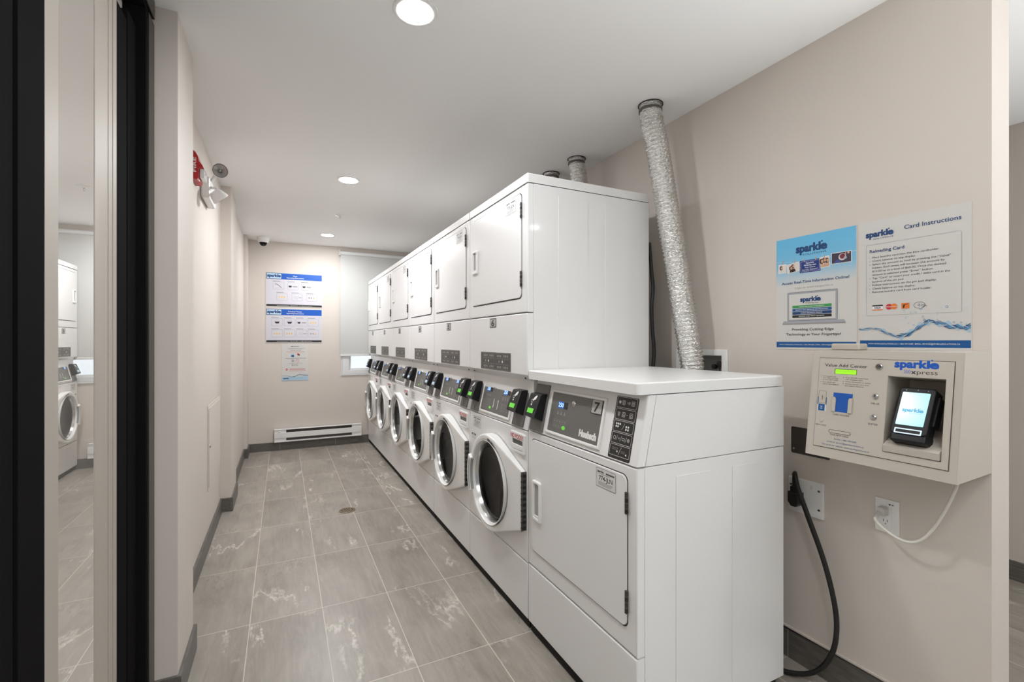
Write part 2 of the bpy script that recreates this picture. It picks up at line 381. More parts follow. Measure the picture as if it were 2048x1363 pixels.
TXT = {}
def text_mesh(txt, bold, shear):
    k = (txt, bold, shear)
    if k not in TXT:
        cu = bpy.data.curves.new('lettering_curve', 'FONT'); cu.body = txt; cu.offset = bold; cu.resolution_u = 3; cu.shear = shear
        ob = bpy.data.objects.new('lettering_tmp', cu); COL.objects.link(ob)
        dg = bpy.context.evaluated_depsgraph_get()
        me = bpy.data.meshes.new_from_object(ob.evaluated_get(dg)); TXT[k] = me
        bpy.data.objects.remove(ob); bpy.data.curves.remove(cu)
    return TXT[k]

def rr(a0, a1, b0, b1, r, n=5):
    out = []
    for cx, cy, t0 in ((a1 - r, b1 - r, 0), (a0 + r, b1 - r, PI / 2), (a0 + r, b0 + r, PI), (a1 - r, b0 + r, 1.5 * PI)):
        for k in range(n + 1):
            t = t0 + PI / 2 * k / n; out.append((cx + r * math.cos(t), cy + r * math.sin(t)))
    return out
def circ(a, b, r, n=32, ry=None): return [(a + r * math.cos(2 * PI * k / n), b + (ry or r) * math.sin(2 * PI * k / n)) for k in range(n)]
def spline(pts, n=12):
    P = [Vector(p) for p in pts]; P = [P[0] * 2 - P[1]] + P + [P[-1] * 2 - P[-2]]; out = []
    for i in range(1, len(P) - 2):
        for k in range(n):
            t = k / n; a, b, c, d = P[i - 1], P[i], P[i + 1], P[i + 2]
            out.append(0.5 * ((2 * b) + (c - a) * t + (2 * a - 5 * b + 4 * c - d) * t * t + (3 * b - a - 3 * c + d) * t ** 3))
    out.append(P[-2]); return out

def thing(name, label, cat, loc=(0, 0, 0), group=None):
    o = bpy.data.objects.new(name, None); COL.objects.link(o); o.location = loc; o.empty_display_size = 0.1
    o['label'] = label; o['category'] = cat
    if group: o['group'] = group
    return o
def tag(o, label, cat, group=None):
    o['label'] = label; o['category'] = cat
    if group: o['group'] = group
    return o
def struct(o, label=None):
    o['kind'] = 'structure'
    if label: o['label'] = label
    return o
def copy_tree(o, parent=None):
    c = o.copy(); COL.objects.link(c); c.parent = parent
    for ch in [x for x in bpy.data.objects if x.parent == o]: copy_tree(ch, c)
    return c

# ------------------------------------------------------------------ room shell
CZ = 2.392; WX = 1.812; BY = 5.99
b = MB(); b.box(-0.95, 3.6, -0.45, 6.15, -0.08, 0, FLOORM); struct(b.build('floor'), 'grey stone-look tile floor')
b = MB(); b.box(-0.95, 3.6, -1.6, 6.15, CZ, CZ + 0.1, CEIL); struct(b.build('ceiling'), 'smooth white ceiling')
foot = [(-0.90, 1.955), (-0.325, 1.955), (-0.325, 2.262), (-0.408, 2.262), (-0.408, 4.0), (-0.34, 4.0), (-0.34, 4.40), (-0.374, 4.40), (-0.374, 5.715), (-0.342, 5.715), (-0.342, BY), (-0.90, BY)]
b = MB(); b.prism(foot, 0, CZ, WALL); struct(b.build('wall_left', sharp=20), 'long greige left wall with shallow columns')
b = MB(); b.box(-0.90, -0.452, -0.40, 1.955, 0, CZ, WALL); struct(b.build('wall_left_near'))
# right wall, with the hole of the laundry outlet box
FR = Frame((WX, 6.0, 0), (0, -1, 0), (0, 0, 1))       # a = 6 - Y, b = Z, n = -X
b = MB()
ra = lambda y: 6.0 - y
hy0, hy1, hz0, hz1 = 1.484, 1.733, 1.03, 1.188
b.prism([(ra(6.0), 0), (ra(0.583), 0), (ra(0.583), CZ), (ra(6.0), CZ)], -0.115, 0, WALL, FR, holes=[[(ra(hy1), hz0), (ra(hy0), hz0), (ra(hy0), hz1), (ra(hy1), hz1)]])
struct(b.build('wall_right', sharp=20), 'greige wall behind the machines')
b = MB(); b.box(3.45, 3.55, -0.4, 6.1, 0, CZ, WALL); struct(b.build('wall_far_right'))
wx0, wx1, wz0, wz1 = 0.649, 1.70, 0.849, 2.24
b = MB(); FB = Frame((0, BY, 0), (1, 0, 0), (0, 0, 1))   # n = -Y
b.prism([(-0.9, 0), (3.5, 0), (3.5, CZ), (-0.9, CZ)], -0.13, 0, WALL, FB, holes=[[(wx0, wz0), (wx1, wz0), (wx1, wz1), (wx0, wz1)]])
struct(b.build('wall_back', sharp=20), 'end wall with a window behind the machines')

def skirting(name, pts, h, m, t=0.012):
    """pts: wall line with the room on its right-hand side when walking"""
    b = MB()
    for (x0, y0), (x1, y1) in zip(pts[:-1], pts[1:]):
        d = Vector((x1 - x0, y1 - y0, 0)); L = d.length; d.normalize()
        F = Frame((x0, y0, 0), d, (0, 0, 1))
        b.prism([(-t * 0.0, 0), (L, 0), (L, h), (0, h)], 0.0, t, m, F)
    return struct(b.build(name, smooth=False))
# left: seen as boxes per run
b = MB()
for x0, x1, y0, y1 in ((-0.46, -0.313, 1.943, 1.955), (-0.325, -0.313, 1.955, 2.274), (-0.408, -0.325, 2.262, 2.274), (-0.408, -0.396, 2.274, 4.0),
                       (-0.408, -0.328, 3.988, 4.0), (-0.34, -0.328, 4.0, 4.412), (-0.374, -0.34, 4.40, 4.412), (-0.374, -0.362, 4.412, 5.715),
                       (-0.374, -0.330, 5.703, 5.715), (-0.342, -0.330, 5.715, 5.978)):
    b.box(x0, x1, y0, y1, 0, 0.10, BASEY)
struct(b.build('baseboard_left', smooth=False), 'charcoal tile base along the left wall')
b = MB(); b.box(-0.342, 1.79, BY - 0.012, BY, 0, 0.093, BASEX); struct(b.build('baseboard_back', smooth=False))
b = MB(); b.box(WX - 0.011, WX, 0.583, 5.97, 0, 0.112, BASEY)
b.box(WX - 0.013, WX, 0.583, 5.97, 0.112, 0.1155, STEEL); b.box(WX - 0.009, WX, 0.583, 5.97, 0.1155, 0.121, WALL)
struct(b.build('baseboard_right', smooth=False), 'charcoal tile base along the right wall')
b = MB(); b.box(3.438, 3.45, -0.4, 5.97, 0, 0.10, BASEY); struct(b.build('baseboard_far_right', smooth=False))

# ------------------------------------------------------------------ black framed glass at the left
XG = -0.422
win = thing('window_2', 'black framed glass partition reflecting the washers', 'window', (XG, 1.0, 0)); del win['category']; win['kind'] = 'structure'
def lw(x): return x - XG
def ly(y): return y - 1.0
b = MB()
b.box(lw(-0.452), lw(-0.418), ly(0.80), ly(1.104), 0, 2.32, FRAMEB, 0.002)
b.box(lw(-0.452), lw(-0.414), ly(1.109), ly(1.116), 0, 2.32, FRAMEB, 0.001)
b.box(lw(-0.452), lw(-0.421), ly(1.116), ly(1.231), 0, 2.32, FRAMEB, 0.001)
b.build('mullion', win)
b = MB(); b.box(lw(-0.448), lw(-0.4205), ly(1.231), ly(1.293), 0.0, 2.24, BEIGE2, 0.001); b.build('beige_strip', win)  # plain beige upright strip at the near edge of the pane
b = MB(); b.box(lw(-0.440), lw(-0.422), ly(1.293), ly(1.504), 0.0, 2.36, MIRROR); b.build('pane', win, smooth=False)
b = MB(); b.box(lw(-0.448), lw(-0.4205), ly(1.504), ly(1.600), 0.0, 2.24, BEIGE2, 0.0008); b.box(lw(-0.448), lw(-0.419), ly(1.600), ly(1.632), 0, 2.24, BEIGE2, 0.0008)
b.box(lw(-0.448), lw(-0.4175), ly(1.632), ly(1.662), 0, 2.24, BEIGE2, 0.0008); b.build('beige_strip', win)  # three plain beige strips at the far edge of the pane
b = MB(); b.box(lw(-0.452), lw(-0.4185), ly(1.662), ly(1.76), 0, 2.215, FRAMEB, 0.0015); b.box(lw(-0.452), lw(-0.4165), ly(1.763), ly(1.846), 0, 2.25, FRAMEB, 0.0015)
b.build('mullion', win)
b = MB(); b.box(lw(-0.452), lw(-0.392), ly(1.852), ly(1.872), 0, 2.32, FRAMEB, 0.001)
b.box(lw(-0.452), lw(-0.388), ly(1.874), ly(1.943), 0, 2.32, STEEL, 0.001); b.build('jamb', win)
b = MB(); b.box(lw(-0.452), lw(-0.392), ly(0.80), ly(1.93), 2.322, CZ - 0.001, FRAMEB, 0.002)
b.box(lw(-0.392), lw(-0.384), ly(0.80), ly(1.93), 2.33, CZ - 0.001, STEEL, 0.001); b.build('header', win)

# ------------------------------------------------------------------ back window + blind
w1 = thing('window_1', 'white framed window mostly covered by the roller blind', 'window', (wx0, BY, wz0)); del w1['category']; w1['kind'] = 'structure'
FW = Frame((0, 0.04, 0), (1, 0, 0), (0, 0, 1))
WW, WH = wx1 - wx0, wz1 - wz0
b = MB(); b.prism([(0.001, 0.001), (WW - 0.001, 0.001), (WW - 0.001, WH - 0.001), (0.001, WH - 0.001)], 0, 0.05, VINYL, FW, 0.003, holes=[[(0.082, 0.048), (WW - 0.08, 0.048), (WW - 0.08, WH - 0.05), (0.082, WH - 0.05)]])
b.build('window_frame', w1)
b = MB(); b.prism([(0.082, 0.048), (WW - 0.08, 0.048), (WW - 0.08, WH - 0.05), (0.082, WH - 0.05)], -0.01, 0.02, VINYL, FW, 0.002, holes=[[(0.105, 0.07), (WW - 0.1, 0.07), (WW - 0.1, 0.62), (0.105, 0.62)], [(0.105, 0.66), (WW - 0.1, 0.66), (WW - 0.1, WH - 0.07), (0.105, WH - 0.07)]])
b.build('sash', w1)
gm = mat('window_glass', (240, 245, 250), 0.0, trans=1.0, spec=0.5)
b = MB(); b.box(0.08, WW - 0.08, 0.05, 0.054, 0.05, WH - 0.05, gm); b.build('pane', w1, smooth=False)
b = MB(); b.box(-0.002, WW + 0.03, -0.012, -0.0005, -0.014, -0.001, VINYL, 0.002); b.box(-0.012, -0.001, -0.008, -0.0005, -0.014, 0.232, VINYL, 0.001); b.build('trim', w1)
bl = thing('roller_blind', 'white roller blind hanging over the end wall window', 'blind', (0.625, 5.972, 1.07))
BW = 1.12
b = MB(); b.tube([(0.0, -0.008, 1.25), (BW, -0.008, 1.25)], 0.022, VINYL, 20); b.build('roller_tube', bl)
b = MB(); b.box(0.004, BW, -0.004, -0.0025, 0.02, 1.245, BLIND); b.build('fabric', bl, smooth=False)
b = MB(); b.box(0.0, BW, -0.009, 0.003, 0.0, 0.022, VINYL, 0.003); b.build('bottom_rail', bl)
for x in (-0.012, BW + 0.002):
    b = MB(); b.box(x, x + 0.01, -0.030, 0.017, 1.215, 1.285, VINYL, 0.002); b.build('bracket', bl)

# ------------------------------------------------------------------ logo
def sparkle(b, F, a, bb, w, c, m, h=None):
    """word mark: bold lettering, w wide, with a little figure over the l"""
    h = h or w * 0.27
    b.text(F, 'spark', a, bb, h, c, m, w=w * 0.735, bold=0.055)
    b.text(F, 'l', a + w * 0.748, bb, h * 0.98, c, m, w=w * 0.045, bold=0.055)
    b.text(F, 'e', a + w * 0.805, bb, h, c, m, w=w * 0.19, bold=0.055)
    b.disc(F, a + w * 0.845, bb + h * 0.98, h * 0.11, c + 0.0001, m, 10)

# ------------------------------------------------------------------ washer / dryer parts
W = 0.691; PITCH = 0.6975
FM = Frame((0, W, 0), (0, -1, 0), (0, 0, 1))           # front face of a machine: a = W - y, b = z, n = -x
def vert(e): return abs(e.verts[0].co.z - e.verts[1].co.z) > 0.5 * e.calc_length()
def front_panel(z0, z1, depth=0.029, r=0.006, bev=0.004):
    b = MB()
    b.box(0, depth, 0.001, W - 0.001, z0, z1, ENAMEL, bev=0, sel=[(lambda e: all(v.co.x < 0.001 for v in e.verts), r, 4)])
    return b
def handle_parts(door, a0, a1, z0, z1):
    """pull pocket in the door face at frame coords"""
    m = (a0 + a1) / 2; iz0, iz1 = z0 + 0.014, z1 - 0.012
    b = MB(); b.prism(rr(a0, a1, z0, z1, 0.008), 0.004, 0.015, WPLAS, FM, 0.004, holes=[rr(a0 + 0.013, a1 - 0.012, iz0, iz1, 0.006)])
    b.prism(rr(a0 + 0.010, a1 - 0.009, iz0 - 0.003, iz1 + 0.003, 0.006), 0.0058, 0.0064, GPLAS, FM)
    b.box(a0 + 0.013, a1 - 0.012, iz0, iz0 + 0.010, 0.0064, 0.011, WPLAS, 0.002, F=FM)
    b.build('handle', door)
def dryer_door(t, y0, y1, z0, z1, hz0, hz1, serial, hz_list):
    a0, a1 = W - y1, W - y0
    b = MB(); b.prism(rr(a0 - 0.004, a1 + 0.004, z0 - 0.0045, z1 + 0.0035, 0.024), 0.0001, 0.0006, mat('seam_shade_paint', (60, 58, 56), 0.7), FM); b.build('door_seam_shade', t)  # dark plate behind the door paints in the shade of its seam
    b = MB(); b.prism(rr(a0, a1, z0, z1, 0.022), 0.0002, 0.0055, ENAMEL, FM, 0.003); d = b.build('dryer_door', t)
    handle_parts(d, a0 + 0.022, a0 + 0.088, hz0, hz1)
    for h0, h1 in hz_list:
        b = MB(); b.box(a1 - 0.003, a1 + 0.006, h0, h1, 0.0008, 0.009, HINGE, 0.001, F=FM)
        for k in range(4):
            z = h0 + (h1 - h0) * (k + 0.5) / 4
            b.box(a1 - 0.001, a1 + 0.0075, z - 0.006, z + 0.006, 0.002, 0.0105, STEEL if k % 2 else LABELB, 0.001, F=FM)
        b.build('hinge', d)
    # service sticker in the upper corner
    s0, s1, t0, t1 = a1 - 0.152, a1 - 0.048, z1 - 0.070, z1 - 0.006
    b = MB(); service_sticker(b, FM, s0, s1, t0, t1, serial); b.build('service_sticker', d, smooth=False)
    return d
def service_sticker(b, F, s0, s1, t0, t1, serial, c=0.0062):
    w = s1 - s0; h = t1 - t0
    b.prism(rr(s0, s1, t0, t1, 0.003), c, c, mat('sticker_paper', (222, 221, 218), 0.4), F)
    b.rrline(F, s0 + 0.001, s1 - 0.001, t0 + 0.001, t1 - 0.001, 0.003, 0.001, c + 0.0003, INKD)
    b.text(F, 'sparkle', s0 + w * 0.08, t1 - h * 0.24, h * 0.13, c + 0.0003, INKD, w=w * 0.32, bold=0.03)
    for k in range(10): b.rect(F, s0 + w * (0.52 + 0.042 * k), s0 + w * (0.55 + 0.042 * k), t1 - h * 0.25, t1 - h * 0.16, c + 0.0003, INKD)
    b.text(F, serial, (s0 + s1) / 2, t0 + h * 0.38, h * 0.24, c + 0.0003, INKD, w=w * 0.68, align='C', bold=0.01)
    for k, q in enumerate((0.7, 0.66)): b.rect(F, s0 + w * 0.18, s0 + w * q, t0 + h * (0.68 + 0.0 * k), t0 + h * 0.70, c + 0.0003, INKG)
    for k in range(4): b.rect(F, s0 + w * 0.12, s0 + w * (0.86 - 0.03 * k), t0 + h * (0.28 - 0.055 * k), t0 + h * (0.30 - 0.055 * k), c + 0.0003, INKG)

SL = 0.205                                             # console slant length
def console_frame(): return Frame((0.0, W, 0.866), (0, -1, 0), (0.046, 0, 0.2))
FC = console_frame()
def console_body(t, z_top_depth=0.6):
    b = MB(); G = Frame((0, 0.001, 0), (1, 0, 0), (0, 0, 1))   # prism in XZ, normal -Y -> use negative depth
    b.prism([(0.001, 0.865), (0.047, 1.069), (0.09, 1.069), (0.09, 0.865)], -(W - 0.002), 0, ENAMEL, G)
    return b.build('console', t)
def card_reader(t, a0, a1, lcd):
    """grey backing strip and black card reader, between frame coords a0..a1 of the console"""
    b = MB(); b.prism(rr(a0, a1, 0.003, SL - 0.004, 0.004), 0.0005, 0.006, PLATEG, FC, 0.0015); pl = b.build('reader_plate', t)
    m = (a0 + a1) / 2; w = 0.088
    y1, y0 = W - (m - w / 2) , W - (m + w / 2)
    # wedge in XZ: front face leans forward at the bottom
    G = Frame((0, y0, 0), (1, 0, 0), (0, 0, 1))
    b = MB(); prof = [(-0.0345, 0.944), (-0.031, 0.939), (0.010, 0.9205), (0.040, 1.034), (0.004, 1.033), (-0.001, 1.030)]
    b.prism(prof, -w, 0, BLACKP, G)
    rd = b.build('card_reader', pl, sharp=14)
    o = Vector((-0.0345, y1, 0.944)); R = Frame(o, (0, -1, 0), (0.0335, 0, 0.086)); Lr = math.hypot(0.0335, 0.086)
    return pl, rd, R, Lr, w, lcd
def reader_art(pl, R, Lr, w, lcd, c=0.0006):
    b = MB(); b.prism(rr(0.018, 0.066, 0.012, 0.032, 0.001), c, c + 0.001, lcd, R); b.build('lcd_screen', pl, smooth=False)
    b = MB()
    b.poly(R, [(0.036, 0.066), (0.042, 0.064), (0.047, 0.068), (0.058, 0.072), (0.061, 0.080), (0.064, 0.088), (0.056, 0.089), (0.046, 0.083), (0.039, 0.075)], c, INKW)
    b.rrline(R, 0.026, 0.040, 0.056, 0.070, 0.003, 0.0018, c, INKW); b.disc(R, 0.035, 0.048, 0.0048, c, INKW, 12)
    b.disc(R, 0.072, 0.048, 0.004, c, DARK, 12); b.build('tap_card_emblem', pl, smooth=False)

def keypad(b, a0, a1, b0, b1, nc, nr, c, m):
    for i in range(nc):
        for j in range(nr):
            x0 = a0 + (a1 - a0) * i / nc; x1 = a0 + (a1 - a0) * (i + 0.86) / nc; y0 = b0 + (b1 - b0) * j / nr; y1 = b0 + (b1 - b0) * (j + 0.8) / nr
            b.rrline(FC, x0, x1, y0, y1, 0.001, 0.0007, c, m)
            b.rect(FC, x0 + (x1 - x0) * 0.3, x0 + (x1 - x0) * 0.7, y0 + (y1 - y0) * 0.35, y0 + (y1 - y0) * 0.65, c, m)
def arrow(b, F, a, b0, b1, w, c, m):
    s = 1 if b1 > b0 else -1
    b.rect(F, a - w * 0.22, a + w * 0.22, min(b0, b1 - s * w), max(b0, b1 - s * w), c, m)
    b.poly(F, [(a - w / 2, b1 - s * w), (a + w / 2, b1 - s * w), (a, b1)], c, m)
def display(t, a0, a1, two=True, lit=True, number=None):
    b0, b1 = 0.024, 0.178
    b = MB(); b.prism(rr(a0 - 0.012, a1 + 0.012, b0 - 0.011, b1 + 0.011, 0.003), 0.0005, 0.007, WPLAS, FC, 0.003, holes=[rr(a0, a1, b0, b1, 0.002)])
    bz = b.build('display_bezel', t)
    b = MB(); b.prism(rr(a0, a1, b0, b1, 0.002), 0.0006, 0.003, PANELG, FC); pn = b.build('control_panel', bz)
    c = 0.0034; w = a1 - a0; h = b1 - b0
    if two:
        for x, y in ((0.11, 0.66), (0.71, 0.66)):
            b = MB(); X, Y = a0 + w * x, b0 + h * y
            b.rect(FC, X, X + w * 0.13, Y, Y + h * 0.18, c, BLUELIT if lit else PANELG); b.rect(FC, X + w * 0.13, X + w * 0.22, Y, Y + h * 0.18, c, LABELB)
            b.text(FC, '250', X + 0.004, Y + h * 0.035, h * 0.115, c + 0.0004, DIGIT if lit else INKG, w=w * 0.11)
            b.build('number_display', bz, smooth=False)
    else:
        b = MB(); X, Y = a0 + w * 0.15, b0 + h * 0.62
        b.rect(FC, X, X + w * 0.12, Y, Y + h * 0.17, c, BLUELIT); b.rect(FC, X + w * 0.12, X + w * 0.205, Y, Y + h * 0.17, c, LABELB)
        b.text(FC, '250', X + 0.003, Y + h * 0.035, h * 0.11, c + 0.0004, DIGIT, w=w * 0.105)
        b.build('number_display', bz, smooth=False)
    if two:
        b = MB(); keypad(b, a0 + w * 0.05, a0 + w * 0.33, b0 + h * 0.08, b0 + h * 0.44, 4, 4, c, INKG); b.build('keypad', bz, smooth=False)
        b = MB(); keypad(b, a0 + w * 0.70, a0 + w * 0.95, b0 + h * 0.10, b0 + h * 0.38, 3, 3, c, INKG); b.build('keypad', bz, smooth=False)
        b = MB(); arrow(b, FC, a0 + w * 0.44, b0 + h * 0.46, b0 + h * 0.14, 0.012, c, INKW); b.build('arrow_mark', bz, smooth=False)
        b = MB(); arrow(b, FC, a0 + w * 0.585, b0 + h * 0.14, b0 + h * 0.46, 0.012, c, INKW); b.build('arrow_mark', bz, smooth=False)
        b = MB()
        for k in range(4): b.rect(FC, a0 + w * (0.13 + 0.05 * k), a0 + w * (0.145 + 0.05 * k), b0 + h * 0.50, b0 + h * 0.58, c, INKG)
        b.build('cycle_marks', bz, smooth=False); b = MB()
        for k in range(3): b.rect(FC, a0 + w * (0.72 + 0.07 * k), a0 + w * (0.74 + 0.07 * k), b0 + h * 0.48, b0 + h * 0.58, c, INKG)
        b.build('cycle_marks', bz, smooth=False)
        b = MB(); b.text(FC, 'Huebsch', a0 + w * 0.72, b0 + h * 0.88, h * 0.085, c, INKW, w=w * 0.24, bold=0.05); b.build('brand_lettering', bz, smooth=False)
        b = MB(); b.rect(FC, a0 + w * 0.30, a0 + w * 0.37, b0 + h * 0.10, b0 + h * 0.18, c + 0.0003, GREENL if lit else PANELG); b.build('start_light', bz, smooth=False)
    else:
        b = MB(); keypad(b, a0 + w * 0.10, a0 + w * 0.38, b0 + h * 0.12, b0 + h * 0.36, 5, 2, c, INKG); b.build('keypad', bz, smooth=False)
        b = MB()
        for k in range(3): b.poly(FC, [(a0 + w * (0.155 + 0.07 * k), b0 + h * 0.46), (a0 + w * (0.19 + 0.07 * k), b0 + h * 0.46), (a0 + w * (0.172 + 0.07 * k), b0 + h * 0.56)], c, INKG)
        b.build('cycle_marks', bz, smooth=False)
        b = MB(); b.text(FC, 'Huebsch', a0 + w * 0.655, b0 + h * 0.10, h * 0.155, c, INKW, w=w * 0.30, bold=0.07); b.build('brand_lettering', bz, smooth=False)
        b = MB(); b.disc(FC, a0 + w * 0.335, b0 + h * 0.16, 0.012, c + 0.0003, GREENL, 14, ry=0.008); b.build('start_light', bz, smooth=False)
    kx, ky = (a0 + w * 0.41, b0 + h * 0.80) if two else (a0 + w * 0.46, b0 + h * 0.80)
    b = MB(); K = FC.at(kx, ky, 0.003); b.lathe([(0.0, 0.006), (0.006, 0.006), (0.010, 0.004), (0.012, 0.0)], CHROME, K, 18); b.rect(K, -0.001, 0.001, -0.005, 0.004, 0.0064, LABELB)
    b.build('key_lock', bz)

def icon_cell(b, F, a0, a1, b0, b1, c, kind, m=INKG):
    w, h = a1 - a0, b1 - b0; mm = INKW
    X = lambda x: a0 + w * x
    Y = lambda y: b0 + h * y
    def drum(x): b.rrline(F, X(x), X(x + 0.17), Y(0.28), Y(0.72), 0.002, 0.0012, c, mm); b.ring(F, X(x + 0.085), Y(0.5), w * 0.05, 0.0015, c, mm, 12)
    if kind == 0: b.disc(F, X(0.13), Y(0.5), w * 0.06, c, mm, 12); drum(0.24); b.disc(F, X(0.52), Y(0.5), 0.0015, c, mm, 8); b.disc(F, X(0.63), Y(0.5), w * 0.06, c, INKG, 12); drum(0.75)
    elif kind == 1: b.poly(F, [(X(0.08), Y(0.7)), (X(0.24), Y(0.7)), (X(0.2), Y(0.3)), (X(0.12), Y(0.3))], c, INKG); drum(0.33); drum(0.73); b.disc(F, X(0.6), Y(0.5), 0.0015, c, mm, 8)
    elif kind == 2:
        for i in range(3):
            for j in range(2):
                if (i, j) != (2, 0): b.disc(F, X(0.12 + 0.10 * i), Y(0.45 + 0.25 * j), w * 0.04, c, mm, 8)
        for i in range(2):
            for j in range(2): b.disc(F, X(0.66 + 0.11 * i), Y(0.3 + 0.25 * j), w * 0.04, c, mm, 8)
        b.line(F, X(0.44), Y(0.2), X(0.56), Y(0.8), 0.001, c, mm)
    elif kind == 3:
        b.ring(F, X(0.13), Y(0.5), w * 0.07, 0.0012, c, mm, 14); b.disc(F, X(0.37), Y(0.5), w * 0.04, c, INKG, 10); b.rrline(F, X(0.54), X(0.68), Y(0.38), Y(0.6), 0.001, 0.001, c, mm); b.disc(F, X(0.87), Y(0.5), w * 0.07, c, INKG, 10)
        for x in (0.25, 0.47, 0.74): b.line(F, X(x - 0.03), Y(0.25), X(x + 0.03), Y(0.75), 0.0009, c, mm)
    else:
        for i in range(3): b.ring(F, X(0.14 + 0.1 * i), Y(0.62), w * 0.045, 0.001, c, INKG, 10)
        for i in range(2): b.ring(F, X(0.64 + 0.1 * i), Y(0.45), w * 0.045, 0.001, c, INKG, 10)
        b.disc(F, X(0.38), Y(0.42), w * 0.035, c, mm, 8); b.disc(F, X(0.86), Y(0.3), w * 0.035, c, mm, 8); b.line(F, X(0.46), Y(0.15), X(0.58), Y(0.85), 0.001, c, mm)

def side_emboss(b, rects, circle, near=True):
    G = Frame((0, 0, 0), (1, 0, 0), (0, 0, 1))       # near side y = 0, n = -Y
    for x0, x1, z0, z1 in rects: b.rrline(G, x0, x1, z0, z1, 0.003, 0.0022, 0.0017, ENAMEL)
    for x0, x1, z0, z1 in rects:
        o = rr(x0, x1, z0, z1, 0.003); 
        b.prism(o, -0.0005, 0.0016, ENAMEL, G, 0.0012)
    if circle:
        x, z, r = circle; b.prism(circ(x, z, r, 40), 0.0, 0.0014, ENAMEL, G, 0.001)

def washer_door(t):
    ac, bc, R = 0.352, 0.557, 0.235
    ax = W - 0.0145; zb, zt = 0.428, 0.684
    def hull(r, ax, zb, zt):
        pts = circ(ac, bc, r, 72) + [(ax, zb), (ax, zt)]
        pts = sorted(set((round(x, 6), round(y, 6)) for x, y in pts))
        def cr(o, a, b): return (a[0] - o[0]) * (b[1] - o[1]) - (a[1] - o[1]) * (b[0] - o[0])
        lo = []
        for p in pts:
            while len(lo) >= 2 and cr(lo[-2], lo[-1], p) <= 0: lo.pop()
            lo.append(p)
        up = []
        for p in reversed(pts):
            while len(up) >= 2 and cr(up[-2], up[-1], p) <= 0: up.pop()
            up.append(p)
        return lo[:-1] + up[:-1]
    b = MB(); o = hull(R, ax, zb, zt)
    b.prism(o, 0.004, 0.050, WPLAS, FM, 0.010, holes=[circ(ac, bc, 0.203, 64)], seg=4)
    for v in b.bm.verts:
        a_, n_ = W - v.co.y, -v.co.x
        if a_ > ac + 0.04 and math.hypot(a_ - ac, v.co.z - bc) > 0.20:
            k = min(1.0, (a_ - ac - 0.04) / (ax - ac - 0.04)); v.co.x = -(0.004 + (n_ - 0.004) * (1.0 - 0.62 * k))
    d = b.build('washer_door', t)
    C = FM.at(ac, bc, 0)
    b = MB(); b.lathe([(0.2055, 0.0503), (0.203, 0.0512), (0.2005, 0.0495), (0.197, 0.040), (0.1935, 0.022)], WPLAS, C, 72); b.build('door_rim', d)
    b = MB(); b.lathe([(0.1965, 0.018), (0.196, 0.030), (0.193, 0.032), (0.191, 0.027), (0.189, 0.028), (0.187, 0.022), (0.183, 0.010)], CHROME, C, 72); b.build('trim_ring', d)
    b = MB(); b.lathe([(0.187, 0.012), (0.175, 0.0185), (0.158, 0.016), (0.130, 0.010), (0.09, 0.0065), (0.05, 0.0055), (0.0005, 0.005)], GLASSB, C, 64); b.build('glass', d)
    # handle: raised block on the left of the rim
    def sector(r0, r1, t0, t1, n=12):
        return [(r1 * math.cos(t0 + (t1 - t0) * k / n), r1 * math.sin(t0 + (t1 - t0) * k / n)) for k in range(n + 1)] + [(r0 * math.cos(t1 + (t0 - t1) * k / n), r0 * math.sin(t1 + (t0 - t1) * k / n)) for k in range(n + 1)]
    b = MB(); t0, t1 = PI - 0.40, PI + 0.46
    b.prism(sector(0.2035, 0.2395, t0, t1), 0.010, 0.062, WPLAS, C, 0.004, seg=3); h = b.build('handle', d)
    b = MB(); b.prism(sector(0.205, 0.223, t0 + 0.05, t1 - 0.05), 0.0618, 0.0630, GPLAS, C); 
    b.prism(sector(0.1985, 0.203, t0 + 0.02, t1 - 0.02), 0.030, 0.059, GPLAS, C); b.build('handle_grip', d)
    b = MB()
    for k in range(7):
        ang = 1.50 - k * 0.055; wd_ = 0.006 if k % 3 else 0.003
        G = C.at(0.214 * math.cos(ang), 0.214 * math.sin(ang), 0.0508, ang - PI / 2); b.rect(G, -wd_, wd_ * 0.6, -0.0055, 0.0055, 0, INKD if k != 3 else INKG)
    b.build('rim_marking', d, smooth=False)
    b = MB(); b.box(ax + 0.001, ax + 0.0055, zb, zt, 0.0015, 0.0215, HINGE, 0.0008, F=FM)
    b.tube([FM.p(ax + 0.004, zb, 0.023), FM.p(ax + 0.004, zt, 0.023)], 0.004, HINGE, 10)
    for k in range(10):
        z = zb + 0.013 + k * 0.0252; b.box(ax + 0.0052, ax + 0.0075, z - 0.008, z + 0.005, 0.004, 0.018, LABELB, 0.0008, F=FM); b.box(ax + 0.0, ax + 0.0082, z - 0.0015, z + 0.0015, 0.018, 0.0275, LABELB, 0.0004, F=FM)
    b.build('hinge', d)
    return d

